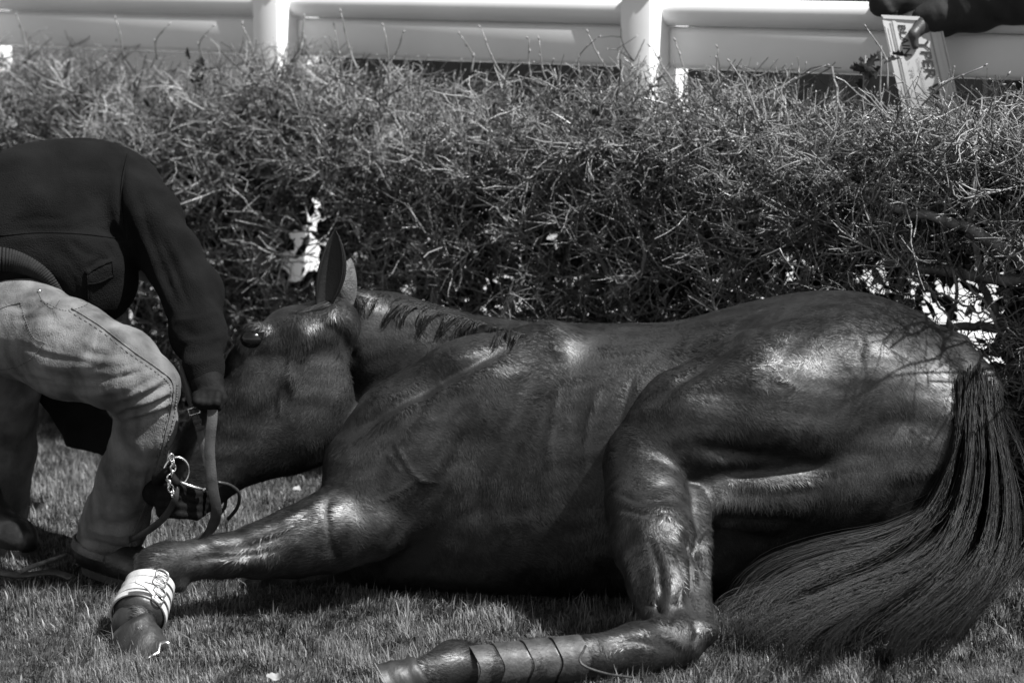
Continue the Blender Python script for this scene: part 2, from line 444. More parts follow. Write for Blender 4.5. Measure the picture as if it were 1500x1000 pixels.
def bud(p, d, L, r):
    d = d / np.linalg.norm(d); n = np.cross(d, (.3, .4, .86)); n /= np.linalg.norm(n); b = np.cross(d, n)
    v = [p]; 
    for q in range(4): a_ = q * 1.5708; v.append(p + d * L * .4 + r * (math.cos(a_) * n + math.sin(a_) * b))
    v.append(p + d * L); f = []
    for q in range(4):
        q2 = (q + 1) % 4; f += [(0, 1 + q2, 1 + q), (5, 1 + q, 1 + q2)]
    return np.array(v), np.array(f)
def wander(p, d, L, n, wob):
    pts = [p]; d = d / np.linalg.norm(d)
    for i in range(n):
        d = d + rng.normal(size=3) * wob; d /= np.linalg.norm(d); pts.append(pts[-1] + d * L / n)
    return np.array(pts), d
def template():
    tv, tf_, tl, bv, bf_ = [], [], [], [], []      # tube groups
    n = 0; bn = 0; tid = 0
    def addt(pts, r0, r1):
        nonlocal n, tid
        v, f = tube3(pts, r0, r1); tv.append(v); tf_.append(f + n); tl.append(np.full(len(f), tid)); n += len(v); tid += 1
    def addb(p, d):
        nonlocal bn
        if rng.random() < .45: return
        v, f = bud(p, d, rng.uniform(.008, .014), rng.uniform(.0018, .0027)); bv.append(v); bf_.append(f + bn); bn += len(v)
    main, dend = wander(np.zeros(3), np.array((rng.normal() * .2, rng.normal() * .2, 1.)), rng.uniform(.24, .38), 7, .17)
    addt(main, .0038, .0019); addb(main[-1], dend)
    for i in range(1, 6):
        for s_ in range(rng.integers(1, 3)):
            d0 = main[i] - main[i - 1]; d0 /= np.linalg.norm(d0); sd = rng.normal(size=3); sd -= d0 * (sd @ d0); sd /= np.linalg.norm(sd)
            pts, de = wander(main[i], d0 * .75 + sd * .8, rng.uniform(.06, .15), 4, .2); addt(pts, .0026, .0014); addb(pts[-1], de)
            for j in (1, 2, 3):
                if rng.random() < .62:
                    d1 = pts[j] - pts[j - 1]; sd2 = rng.normal(size=3) * .008 + d1 * .6; p2, d2 = wander(pts[j], sd2 + rng.normal(size=3) * .02, rng.uniform(.025, .08), 2, .2)
                    addt(p2, .0018, .001); addb(p2[-1], d2)
    return np.concatenate(tv), np.concatenate(tf_), np.concatenate(tl), np.concatenate(bv), np.concatenate(bf_)
TPL = [template() for _ in range(26)]
# openings where the white boards show through
GAPS = [((442, 378), 32, 44, .93), ((464, 312), 22, 36, .9), ((1412, 450), 66, 62, .82), ((1290, 385), 55, 22, .6), ((600, 435), 45, 10, .5), ((1440, 530), 25, 30, .6), ((665, 445), 30, 10, .45), ((490, 250), 25, 25, .35)]
def in_gap(cen):
    px, py = proj(cen); pr = np.zeros(len(cen))
    for (c_, rx, ry, p_) in GAPS:
        d = ((px - c_[0]) / rx) ** 2 + ((py - c_[1]) / ry) ** 2; pr = np.maximum(pr, p_ * np.clip(1.7 - d, 0, 1))
    return rng.random(len(cen)) < pr
def rotto(d, spin):
    d = d / np.linalg.norm(d); q = Vector((0, 0, 1)).rotation_difference(Vector(d)) @ __import__('mathutils').Quaternion((0, 0, 1), spin)
    return np.array(q.to_matrix())
tv, tf2, tt, bv, bf2, bt = [], [], [], [], [], []; tn = bn = 0
NCL = 5900
for i in range(NCL):
    t = rng.uniform(-2.35, 2.15) if rng.random() < .93 else rng.choice((rng.uniform(-3.4, -2.35), rng.uniform(2.15, 3.2)))
    q = rng.random()
    lump = .05 * math.sin(t * 5.3) + .035 * math.sin(t * 11.7 + 1)
    if q < .46:      # front face
        z = rng.uniform(.03, HTOP - .1); dep = abs(rng.normal()) * .10 + .05
        d = HN * rng.uniform(.1, .9) + HT * rng.normal() * .8 + EZ * rng.normal(.35, .6)
        if z < .3: dep += .06
    elif q < .80:    # top
        z = HTOP - .15 - abs(rng.normal()) * .09 + lump; dep = rng.uniform(.02, HDEP)
        d = EZ * rng.uniform(.1, .8) + HT * rng.normal() * .85 + HN * rng.normal(.15, .7)
    else:            # inside
        z = rng.uniform(.05, HTOP - .2); dep = rng.uniform(.15, HDEP + .02); d = rng.normal(size=3) + EZ * .3
    arch = max(0, z - (HTOP - .35)) * .25
    p = HB + HT * t - HN * (dep + arch + lump * .5) + EZ * z
    T = TPL[rng.integers(len(TPL))]; S_ = rng.uniform(.5, .86); Rm = rotto(d, rng.uniform(0, 6.28)) * S_
    v = T[0] @ Rm.T + p; b = T[3] @ Rm.T + p
    if v[:, 2].min() < .0: v = v + EZ * (-v[:, 2].min()); 
    # keep the clipped top, a few shoots stick out
    cen = v[T[1]].mean(1); ntube = T[2].max() + 1
    tc_ = np.stack([np.bincount(T[2], cen[:, k], ntube) / np.bincount(T[2], minlength=ntube) for k in range(3)], 1)
    top_lim = HTOP + .02 + lump * .6 + (.05 if rng.random() < .06 else 0)
    fz = v[T[1]][:, :, 2].max(1); tz = np.full(ntube, -9.); np.maximum.at(tz, T[2], fz)
    drop = in_gap(tc_) | (tc_[:, 2] > top_lim) | (tz > top_lim + .025)
    outd = (tc_ - HB) @ HN; drop |= outd > rng.uniform(.02, .10)
    keep = ~drop[T[2]]
    tone = np.full(len(v), rng.uniform(.05, 1.) ** 1.6)
    tv.append(v); tf2.append(T[1][keep] + tn); tt.append(tone); tn += len(v)
    bcen = b.reshape(-1, 6, 3).mean(1); bd = in_gap(bcen) | (bcen[:, 2] > top_lim + .02) | ((bcen - HB) @ HN > .1)
    kb = ~np.repeat(bd, 8); bv.append(b); bf2.append(T[4][kb] + bn); bt.append(np.full(len(b), rng.uniform(0, 1))); bn += len(b)
o = mk('twigs', np.concatenate(tv), np.concatenate(tf2), M['twig'], hedge, tone=np.concatenate(tt)); tag(o, kind='stuff')
o = mk('buds', np.concatenate(bv), np.concatenate(bf2), M['bud'], hedge, tone=np.concatenate(bt)); tag(o, kind='stuff')
# stems and heavier branches
def branch(pts, r0, r1, n=14, wob=.006):
    pts = spline(pts, n); pts = pts + rng.normal(size=pts.shape) * wob; vv, ff = tube(pts, np.linspace(r0, r1, n), 7); return mk('branch', vv, ff, M['branch'], hedge)
for i in range(34):
    t = -2.9 + i * .175 + rng.uniform(-.06, .06); dep = rng.uniform(.14, .36)
    p = HB + HT * t - HN * dep
    pxc, pyc = proj(np.array([p + EZ * .5])); 
    if 1330 < pxc[0] < 1480 or 400 < pxc[0] < 470: continue
    lean = HT * rng.normal() * .25 - HN * rng.normal() * .06
    branch([p, p + EZ * .3 + lean * .3, p + EZ * .6 + lean * .8, p + EZ * .95 + lean * 1.3], rng.uniform(.011, .02), .004)
def hp(px, py, dep):          # a point seen at a pixel, at a depth inside the hedge
    d = ray(px, py); o_ = np.array((0, 0, H)); s_ = ((HB - HN * dep - o_) @ HN) / (d @ HN); return o_ + d * s_
for L, r0, r1 in [
    ([(1300, 386, .1), (1390, 398, .12), (1470, 408, .12), (1560, 402, .12)], .012, .015),
    ([(1235, 268, .05), (1290, 300, .06), (1370, 318, .05), (1450, 352, .04), (1540, 400, .05)], .006, .017),
    ([(1365, 480, .14), (1440, 478, .15), (1520, 492, .16)], .009, .013),
    ([(1420, 395, .2), (1450, 440, .2), (1480, 500, .2)], .008, .012),
    ([(1100, 285, .03), (1150, 262, .03), (1215, 262, .05), (1300, 290, .08)], .004, .009),
    ([(1310, 440, .05), (1322, 400, .06), (1350, 350, .08)], .006, .005),
    ([(905, 300, .06), (935, 330, .05), (942, 390, .06), (925, 440, .1)], .004, .007),
    ([(1220, 100, .2), (1235, 180, .12), (1232, 250, .08), (1210, 330, .1)], .003, .006),
    ([(1425, 190, .1), (1430, 250, .06), (1420, 320, .05), (1440, 400, .1)], .006, .009),
    ([(1040, 330, .04), (1100, 320, .05), (1160, 290, .06)], .006, .004),
    ([(560, 330, .06), (640, 300, .04), (700, 250, .04), (720, 200, .08)], .004, .003),
    ([(1380, 500, .1), (1400, 420, .08), (1380, 330, .06), (1400, 260, .06)], .005, .003),
    ([(1480, 520, .05), (1440, 440, .06), (1400, 400, .08)], .005, .003),
    ([(1340, 410, .04), (1400, 440, .05), (1470, 470, .06)], .003, .003),
    ([(1370, 440, .05), (1420, 500, .06), (1470, 540, .06)], .003, .002),
    ([(1240, 340, .02), (1270, 300, .02), (1300, 250, .05)], .004, .003)]:
    branch([hp(*q) for q in L], r0, r1, 18, .003)
# sprays that hang forward over the horse's rump
for i in range(11):
    r0 = HB + HT * rng.uniform(1.5, 2.1) - HN * .12 + EZ * rng.uniform(.75, 1.0)
    r2 = np.array((rng.uniform(1.09, 1.3), rng.uniform(5.72, 6.0), rng.uniform(.92, 1.14))); r1 = (r0 + r2) / 2 + EZ * .08
    br = branch([r0, r1, r2], .006, .002, 12, .006); pts_ = spline([r0, r1, r2], 9)
    vs_, fs_, n_ = [], [], 0
    for k in range(3, 9):
        T = TPL[rng.integers(len(TPL))]; Rm = rotto(rng.normal(size=3) + (r2 - r1) * 2, rng.uniform(0, 6.28)) * rng.uniform(.4, .62)
        vs_.append(T[0] @ Rm.T + pts_[k]); fs_.append(T[1] + n_); n_ += len(T[0])
    o = mk('spray_twigs', np.concatenate(vs_), np.concatenate(fs_), M['twig'], br, tone=np.full(n_, .5)); o['kind'] = 'stuff'
# dark leaf cards added deep inside to block the bright boards behind, and a holly sprig on top
def leaf_pts(p, d, up, L, W):
    d = d / np.linalg.norm(d); s_ = np.cross(d, up); s_ /= np.linalg.norm(s_) + 1e-9; n = np.cross(s_, d)
    return np.array([p, p + d * L * .3 + s_ * W + n * W * .3, p + d * L * .7 + s_ * W * .8 + n * W * .3, p + d * L, p + d * L * .7 - s_ * W * .8 + n * W * .3, p + d * L * .3 - s_ * W + n * W * .3, p + d * L * .5])
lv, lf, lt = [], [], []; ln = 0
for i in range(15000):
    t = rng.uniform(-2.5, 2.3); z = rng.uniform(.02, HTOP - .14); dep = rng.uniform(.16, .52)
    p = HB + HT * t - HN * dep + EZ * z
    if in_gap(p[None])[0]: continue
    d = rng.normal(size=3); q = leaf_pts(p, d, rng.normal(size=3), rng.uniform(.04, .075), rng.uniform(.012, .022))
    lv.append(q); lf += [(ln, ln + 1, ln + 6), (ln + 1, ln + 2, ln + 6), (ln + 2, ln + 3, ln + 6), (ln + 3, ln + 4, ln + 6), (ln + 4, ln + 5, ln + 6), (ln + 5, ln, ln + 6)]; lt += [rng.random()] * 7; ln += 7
o = mk('blocking_leaves', np.concatenate(lv), np.array(lf), M['leaf'], hedge, tone=lt); tag(o, kind='stuff')
def holly_leaf(p, d, up, L, W, parent, tone_):
    d = d / np.linalg.norm(d); s_ = np.cross(d, up); s_ /= np.linalg.norm(s_); n = np.cross(s_, d); v = []; k = 9
    edge = []
    for sgn in (1, -1):
        for i in range(k):
            u_ = i / (k - 1); wd = W * math.sin(math.pi * min(max(u_, .06), .97)) * (1.0 if i % 2 else .55)
            edge.append(p + d * L * u_ + sgn * s_ * wd + n * (wd * .35 + (.004 if i % 2 else 0) - .01 * u_ * u_))
    mid = [p + d * L * i / (k - 1) - n * .01 * (i / (k - 1)) ** 2 for i in range(k)]
    v = edge + mid; f = []
    for i in range(k - 1):
        f += [(i, i + 1, 2 * k + i + 1, 2 * k + i), (2 * k + i, 2 * k + i + 1, k + i + 1, k + i)]
    return mk('leaf', v, f, M['leaf'], parent, tone=[tone_] * len(v))
for (hx, hy, nl, dp) in ((1268, 98, 14, .26), (885, 168, 5, .1), (287, 108, 9, .2), (1290, 85, 4, .27)):
    c_ = hp(hx, hy, dp)
    st = branch([c_ - EZ * .25 - HN * .03, c_ - EZ * .1, c_ + EZ * .03], .004, .002, 8, .002); st.name = 'holly_sprig'; base[st.name] = base[hedge.name]
    for i in range(nl):
        d = rng.normal(size=3) + EZ * .25; holly_leaf(c_ + rng.normal(size=3) * .014, d, rng.normal(size=3), rng.uniform(.032, .05), rng.uniform(.011, .017), st, rng.uniform(.2, 1))
# tall shoots with buds that stand above the clipped top
for (x0, y0, x1, y1, dp) in [(1300, 110, 1270, 42, .2), (1110, 150, 1070, 92, .1), (1060, 118, 1052, 72, .2), (1350, 130, 1440, 98, .15), (1445, 150, 1475, 112, .12), (1130, 128, 1210, 96, .15), (560, 84, 590, 50, .2),
    (570, 92, 562, 40, .2), (735, 85, 705, 42, .2), (780, 98, 775, 58, .2), (800, 92, 790, 60, .2), (900, 92, 862, 50, .2), (850, 92, 875, 55, .2), (990, 100, 955, 70, .2), (690, 82, 675, 52, .2), (1020, 105, 990, 62, .2), (420, 75, 445, 28, .2), (375, 68, 355, 38, .2), (40, 62, 25, 25, .2), (230, 62, 245, 38, .2), (300, 66, 310, 40, .2), (180, 60, 170, 30, .2), (500, 75, 490, 40, .2), (525, 80, 500, 20, .2)]:
    a_, b_ = hp(x0, y0 + 25, dp), hp(x1, y1, dp - .03)
    pts = spline([a_, a_ * .5 + b_ * .5 + rng.normal(size=3) * .012, b_], 8); vv, ff = tube(pts, np.linspace(.0028, .0014, 8), 5)
    so_ = mk('shoot', vv, ff, M['twig'], hedge, tone=np.full(len(vv), .55))
    for k in (3, 5, 7):
        d = pts[k] - pts[k - 1]; d = d / np.linalg.norm(d) + rng.normal(size=3) * .25; vv, ff = bud(pts[k], d, .017, .003)
        mk('bud', vv, ff, M['bud'], so_, tone=np.full(len(vv), .6))

# ================================================================== HORSE
hroot = P(900, 880, 6.2); hroot[2] = 0
horse = thing('horse', tuple(hroot), 'dark glossy horse lying on the grass in front of the hedge', 'horse')
F_ = Field((-.92, 5.30, -.02), (1.22, 6.72, .80), .0056)
# trunk: px, top py, bottom py, centre Y, half depth
TR = np.array([(478, 665, 800, 6.36, .05), (492, 630, 840, 6.36, .10), (520, 590, 868, 6.36, .155), (560, 560, 880, 6.36, .185), (620, 535, 886, 6.36, .21), (700, 508, 888, 6.36, .232), (780, 484, 888, 6.35, .25),
    (850, 472, 888, 6.35, .262), (920, 471, 888, 6.34, .27), (980, 470, 885, 6.33, .272), (1040, 456, 880, 6.31, .272), (1100, 440, 878, 6.29, .274), (1160, 429, 876, 6.27, .276), (1215, 425, 872, 6.25, .276), (1270, 430, 866, 6.24, .27), (1330, 450, 855, 6.23, .25),
    (1385, 485, 838, 6.22, .222), (1425, 528, 815, 6.22, .18), (1452, 575, 780, 6.22, .13), (1470, 630, 725, 6.22, .06)])
tp_ = np.array([P(a_[0], a_[1], a_[3] + .02) for a_ in TR]); bt_ = np.array([P(a_[0], a_[2], a_[3] - a_[4] * .45) for a_ in TR])
bt_[:, 2] = np.maximum(bt_[:, 2], -.012)
tx = np.array([P(a_[0], (a_[1] + a_[2]) / 2, a_[3])[0] for a_ in TR])
sl_, (x, y, z) = F_.sub((tx[0] - .06, 5.8, -.1), (tx[-1] + .06, 6.8, .9))
xi = x[:, 0, 0]
def ip(vals):
    fine = spline(np.stack((tx, vals), 1), 400); return np.interp(xi, fine[:, 0], fine[:, 1]).astype(np.float32)[:, None, None]
ZT, ZB, YC, WW = ip(tp_[:, 2]), ip(bt_[:, 2]), ip(TR[:, 3]), ip(TR[:, 4])
bel = ip(np.interp(TR[:, 0], (480, 560, 700, 900, 1050, 1200, 1470), (0, .5, 1., 1., .7, .3, 0)))
YC = YC - .035 * bel; WW = WW * (1 + .03 * bel)
zc = (ZT + ZB) / 2; hh_ = np.maximum((ZT - ZB) / 2, .02); WW = np.maximum(WW, .02)
ny = np.abs(y - YC) / WW; nz = np.abs(z - zc) / hh_
up_ = (z > zc)
ex = np.where(up_, 2.25, 2.25 + .9 * bel)
d = ((ny ** ex + nz ** ex) ** (1 / ex) - 1) * np.minimum(WW, hh_) * .85
d = np.maximum(d, np.maximum(tx[0] - x, x - tx[-1]))
F_.comb(sl_, d.astype(np.float32), .02)
# neck
F_.pchain([(800, 566, 6.36, 80), (700, 548, 6.41, 72), (610, 527, 6.45, 76), (545, 505, 6.47, 72), (508, 492, 6.43, 58)], .06, .72)
F_.pchain([(760, 505, 6.38, 22), (660, 490, 6.43, 18), (575, 464, 6.45, 16), (515, 444, 6.41, 17)], .05)
F_.pchain([(575, 580, 6.49, 46), (530, 560, 6.54, 42), (490, 535, 6.48, 36)], .04, .8)
# head
keep_D = F_.D.copy(); F_.D[:] = .3
F_.pchain([(485, 478, 6.31, 44), (430, 500, 6.3, 47), (378, 540, 6.28, 44), (338, 600, 6.27, 37), (305, 655, 6.26, 33), (278, 705, 6.25, 33)], .03, .9)
F_.pchain([(446, 575, 6.28, 66), (438, 610, 6.28, 64), (385, 632, 6.27, 52), (330, 662, 6.26, 36), (292, 715, 6.25, 26)], .09, .52)
F_.pchain([(400, 493, 6.25, 14), (374, 491, 6.24, 14), (358, 502, 6.245, 12)], .03)
F_.pchain([(480, 472, 6.26, 16), (440, 484, 6.25, 15), (405, 502, 6.25, 13)], .05)
F_.pchain([(400, 552, 6.24, 9), (370, 578, 6.235, 9), (335, 618, 6.235, 7)], .06)
head_D = F_.D.copy(); F_.D = keep_D
F_.comb((slice(None),) * 3, head_D, .03); del head_D, keep_D
# nostril, lips
F_.ell(P(268, 690, 6.19), (.016, .012, .022), None, .015, True)
# shoulder, upper arm
F_.pchain([(800, 520, 6.22, 50), (690, 580, 6.19, 78), (600, 640, 6.17, 82), (553, 690, 6.15, 68), (540, 745, 6.13, 50)], .06, .8)
F_.pchain([(680, 610, 6.22, 52), (610, 690, 6.175, 58), (556, 764, 6.12, 38)], .08)
F_.pchain([(520, 690, 6.14, 38), (516, 760, 6.11, 46)], .05)
# near foreleg
F_.pchain([(535, 770, 6.1, 52), (480, 780, 6.08, 57), (430, 795, 6.05, 49), (380, 806, 6.02, 38), (325, 814, 5.98, 29), (275, 822, 5.945, 25), (243, 824, 5.915, 28), (226, 830, 5.895, 28)], .03)
CARP = P(227, 833, 5.895); FET = P(203, 900, 5.79); HOOF = P(206, 935, 5.73)
F_.chain([CARP, CARP * .65 + FET * .35, CARP * .3 + FET * .7, FET, HOOF], [.038, .030, .028, .036, .034], .02)
F_.pchain([(258, 838, 5.93, 20), (262, 856, 5.91, 12)], .02)
# far foreleg folded under
F_.pchain([(560, 800, 6.34, 55), (470, 840, 6.38, 36), (400, 856, 6.36, 24), (372, 860, 6.3, 22)], .03)
# near hindquarter
F_.pchain([(1225, 575, 6.09, 118), (1110, 600, 6.03, 110), (1010, 628, 5.99, 84), (945, 668, 5.96, 56)], .05, .8)
F_.pchain([(1360, 640, 6.1, 88), (1240, 705, 6.04, 66), (1120, 727, 5.99, 46), (1040, 735, 5.95, 40)], .035, .9)
# gaskin, tendon, hock, cannon
HOCK = PZ(990, 928, .058); HPT = PZ(1030, 926, .066)
G = lambda px, py, t: P(px, py, 5.95 + (HOCK[1] - 5.95) * t)
F_.chain([G(938, 690, 0), G(948, 740, .2), G(956, 790, .45), G(970, 850, .7), HOCK], [.077, .082, .081, .066, .056], .03)
F_.chain([G(1010, 740, .1), G(1025, 800, .45), G(1027, 860, .7), HPT], [.045, .024, .016, .026], .012)
F_.chain([HPT, HOCK], [.027, .052], .012)
CN = [PZ(990, 938, .052), PZ(930, 950, .05), PZ(860, 962, .046), PZ(780, 972, .043), PZ(715, 978, .043)]
F_.chain(CN, [.056, .047, .040, .037, .038], .02)
FT2 = PZ(668, 974, .045); PS2 = PZ(620, 990, .04)
F_.chain([CN[-1], FT2, PS2], [.038, .047, .035], .02)
# dock of the tail
F_.pchain([(1395, 520, 6.18, 30), (1432, 570, 6.12, 30), (1442, 640, 6.05, 22), (1438, 720, 6.02, 14)], .04)
hV, hF = F_.mesh(2); del F_
feats = [
    ([(1010, 652), (1100, 668), (1235, 688)], 13, -.016), ([(1045, 706), (1150, 708), (1250, 682)], 9, .007), ([(1030, 690), (1120, 690), (1230, 693)], 9, -.007),
    ([(1095, 462), (1062, 505), (1000, 556), (940, 602)], 11, -.014), ([(930, 612), (1000, 570), (1075, 562), (1150, 575)], 12, .007),
    ([(1000, 765), (1012, 830), (1010, 900)], 7, -.015), ([(975, 850), (962, 890)], 6, -.006), ([(995, 880), (985, 905)], 5, -.008), ([(930, 760), (975, 820), (985, 880)], 9, .005),
    ([(705, 600), (665, 680), (610, 750), (555, 808)], 16, -.007), ([(495, 655), (560, 605), (650, 556), (760, 500)], 10, -.013), ([(505, 640), (600, 600), (700, 545), (780, 505)], 18, .003),
    ([(700, 560), (760, 540), (840, 500)], 16, .006), ([(640, 560), (575, 640), (545, 700)], 9, -.006), ([(480, 720), (483, 790), (500, 830)], 7, -.006),
    ([(500, 700), (470, 735), (400, 770), (330, 792)], 6, .004), ([(480, 742), (400, 790), (300, 812)], 6, -.005), ([(240, 808), (228, 830)], 6, .004), ([(330, 815), (270, 822)], 4, -.004),
    ([(452, 474), (434, 520), (420, 572)], 14, .006), ([(440, 500), (430, 540), (436, 580)], 3.5, .003), ([(355, 520), (345, 545), (330, 565)], 5, -.004),
    ([(338, 488), (366, 476), (402, 490)], 5, .007), ([(342, 508), (368, 516), (398, 505)], 4.5, .003), ([(350, 496), (386, 497)], 11, -.009),
    ([(470, 470), (500, 490), (520, 540)], 10, -.008), ([(560, 500), (650, 520), (720, 530)], 16, .004), ([(540, 560), (600, 560), (680, 540)], 14, -.005),
    ([(960, 600), (1040, 600), (1160, 630), (1260, 640)], 20, .006), ([(1250, 640), (1330, 620), (1400, 640)], 18, -.006), ([(1290, 700), (1380, 680), (1430, 640)], 16, .006), ([(1180, 470), (1150, 520), (1100, 545)], 16, -.006), ([(1090, 465), (1120, 458), (1150, 460)], 14, .006),
    ([(915, 704), (950, 712), (1000, 700)], 9, -.004), ([(890, 730), (940, 745), (1010, 742)], 10, .004), ([(1040, 760), (1120, 765), (1200, 770)], 10, -.012)]
for i, x0 in enumerate((730, 772, 812, 852)):
    feats.append(([(x0 + 10, 560), (x0 - 20, 640), (x0 - 30, 720), (x0 - 20, 790)], 13, -.0028))
hV = carve(hV, hF, feats)
veins = [([(575, 640), (592, 676), (612, 702), (645, 706)], 3.2, .0030), ([(550, 733), (580, 722), (612, 702)], 3.2, .0028),  ([(565, 660), (585, 690)], 3., .002),
    ([(640, 555), (650, 572)], 3.2, .002), ([(430, 505), (424, 545), (432, 585)], 3.4, .004), ([(424, 545), (410, 575), (412, 610)], 3.2, .0035), ([(455, 500), (440, 530)], 3.4, .003),
    ([(1080, 560), (1130, 555), (1170, 575)], 4, .003), ([(985, 800), (1000, 850), (990, 895)], 5, .006), ([(1006, 775), (1014, 830), (1013, 895)], 5, -.010), ([(915, 905), (950, 912), (985, 902)], 5, -.007), ([(1010, 905), (1022, 925), (1015, 945)], 5, -.005), ([(940, 925), (980, 935), (1010, 950)], 5, .004), ([(910, 800), (930, 850), (940, 890)], 7, .005), ([(945, 770), (965, 830), (968, 880)], 6, -.005), ([(880, 945), (930, 940), (970, 950)], 5, -.004), ([(930, 850), (945, 880), (975, 895)], 4, -.006), ([(960, 870), (965, 895), (990, 905)], 4, -.007), ([(1020, 790), (1035, 770), (1045, 765)], 4, -.006), ([(1000, 780), (985, 760), (960, 750)], 4, .004),
    ([(905, 720), (940, 735), (990, 730)], 4, -.004), ([(900, 738), (945, 752), (985, 748)], 4, -.004),  ([(350, 795), (420, 775), (470, 750)], 3.6, .004), ([(300, 818), (360, 812), (420, 800)], 4, -.004), ([(255, 815), (232, 812), (218, 826)], 4, .004),
    ([(245, 832), (232, 842), (220, 845)], 4, -.004), ([(1240, 470), (1260, 500), (1250, 530)], 4, -.002), ([(880, 560), (860, 620), (850, 690)], 5, .003), ([(820, 560), (805, 620), (800, 690)], 5, .003), ([(930, 540), (915, 590), (900, 640)], 5, -.004)]
hV = carve(hV, hF, veins, 99., 0)
hV = hV + vnormals(hV, hF) * (sines(hV, .0007, .13, 5) + sines(hV, .0004, .035, 6))[:, None]
hV[:, 2] = np.maximum(hV[:, 2], -.012)
mk('body', hV, hF, M['coat'], horse)
hB = bvh_of(hV, hF)
# short wet hair lying along the coat
def fur(n, Ls=(.008, .02), Ws=(.0005, .0012), lift=.17, seed=0, wild=.22, tb=.42):
    q = hV[hF]; fn = np.cross(q[:, 2] - q[:, 0], q[:, 3] - q[:, 1]); ar = np.linalg.norm(fn, axis=1); fn = fn / (ar[:, None] + 1e-12)
    wgt = ar * np.where(fn[:, 1] < .25, 1., .12) * (q[:, 0, 2] > .02); k = rng.choice(len(hF), n, p=wgt / wgt.sum())
    a_, b_ = rng.random((n, 1)), rng.random((n, 1)); qq = q[k]
    p = (qq[:, 0] * (1 - a_) + qq[:, 1] * a_) * (1 - b_) + (qq[:, 3] * (1 - a_) + qq[:, 2] * a_) * b_; nn = fn[k]
    px, py = proj(p)
    d = np.tile(np.array((.62, 0., -.75)), (n, 1))
    def zone(m, v_): d[m] = v_
    zone((px < 520) & (py < 705), (-.35, 0, -.9)); zone((px > 505) & (px < 790) & (py < 560), (.75, 0, -.55)); zone((px < 520) & (py >= 705), (-1, 0, -.15))
    zone((px > 870) & (px < 1060) & (py > 730) & (py < 915), (.15, 0, -1)); zone((px < 1060) & (px > 560) & (py >= 915), (-1, 0, -.1)); zone((px > 1000) & (py < 620), (.85, 0, -.4)); zone((px > 1060) & (py >= 620), (.5, 0, -.8))
    sw = np.stack((sines(p, .55, .16, 41), sines(p, .3, .16, 42), sines(p, .55, .14, 43)), 1) + rng.normal(0, wild, (n, 3))
    d = d + sw; d = d - nn * (d * nn).sum(1)[:, None]; d /= np.linalg.norm(d, axis=1)[:, None] + 1e-9
    s_ = np.cross(d, nn); L = rng.uniform(*Ls, n)[:, None]; W = rng.uniform(*Ws, n)[:, None]
    rough_ = np.clip(.4 + sines(p, .6, .3, 44), .1, 1.)[:, None]
    v = np.stack((p - s_ * W - nn * .0004, p + s_ * W - nn * .0004, p + d * L + nn * L * (.02 + lift * rough_ * rng.random((n, 1)))), 1).reshape(-1, 3)
    t_ = np.clip(tb + sines(p, .32, .05, 45) + rng.normal(0, .3, n), 0, 1)
    o_ = mk('coat_hair', v, np.arange(3 * n).reshape(n, 3), M['fur'], horse, tone=np.repeat(t_, 3)); o_['kind'] = 'stuff'
fur(360000)
# eye
ec, en = hit(hB, 368, 497, -.0075)
def sphere(c, r, sx=(1, 1, 1), nu=20, nv=12):
    v = []; f = []
    for i in range(nv + 1):
        for j in range(nu):
            th = math.pi * i / nv; ph = 2 * math.pi * j / nu
            v.append(np.array(c) + np.array((math.sin(th) * math.cos(ph) * sx[0], math.sin(th) * math.sin(ph) * sx[1], math.cos(th) * sx[2])) * r)
    for i in range(nv):
        for j in range(nu):
            j2 = (j + 1) % nu; f.append((i * nu + j, (i + 1) * nu + j, (i + 1) * nu + j2, i * nu + j2))
    return v, f
vv, ff = sphere(ec, .0245, (1.1, .85, .86)); mk('eye', vv, ff, M['eye'], horse)
# ears
def ear(base_px, tip_px, Y, wpx, face, parent, depth=.55, m_='coat'):
    b_, t_ = P(*base_px, Y), P(*tip_px, Y); ax_ = t_ - b_; L = np.linalg.norm(ax_); ax_ /= L
    face = np.array(face, float); face -= ax_ * (face @ ax_); face /= np.linalg.norm(face); sd = np.cross(ax_, face); W = R(wpx, Y)
    nu, nv = 13, 16; outer = []; inner = []
    for i in range(nv):
        u_ = i / (nv - 1); wd = W * (math.sin(math.pi * (.14 + .86 * u_) ** 1.05) ** .8 if u_ < .999 else .02) + .0006
        cen = b_ + ax_ * L * u_ + sd * .012 * math.sin(u_ * 2.6)
        for j in range(nu):
            th = (j / (nu - 1) - .5) * 2 * 2.05
            for lst, sc_ in ((outer, 1.), (inner, .86)):
                lst.append(cen + sd * wd * math.sin(th) * sc_ - face * wd * depth * (math.cos(th) * sc_ - .25))
    v = outer + inner; f = []; o2 = len(outer)
    for i in range(nv - 1):
        for j in range(nu - 1):
            a_ = i * nu + j; f.append((a_, a_ + 1, a_ + nu + 1, a_ + nu)); f.append((o2 + a_, o2 + a_ + nu, o2 + a_ + nu + 1, o2 + a_ + 1))
        for j in (0, nu - 1):
            a_ = i * nu + j; f.append((a_, a_ + nu, o2 + a_ + nu, o2 + a_))
    return mk('ear', v, f, M[m_], parent)
ear((473, 450), (487, 336), 6.27, 21, (-.15, -1, 0), horse)
ear((511, 446), (517, 378), 6.36, 19, (-.6, .8, .1), horse, .5, 'ear_sunlit')
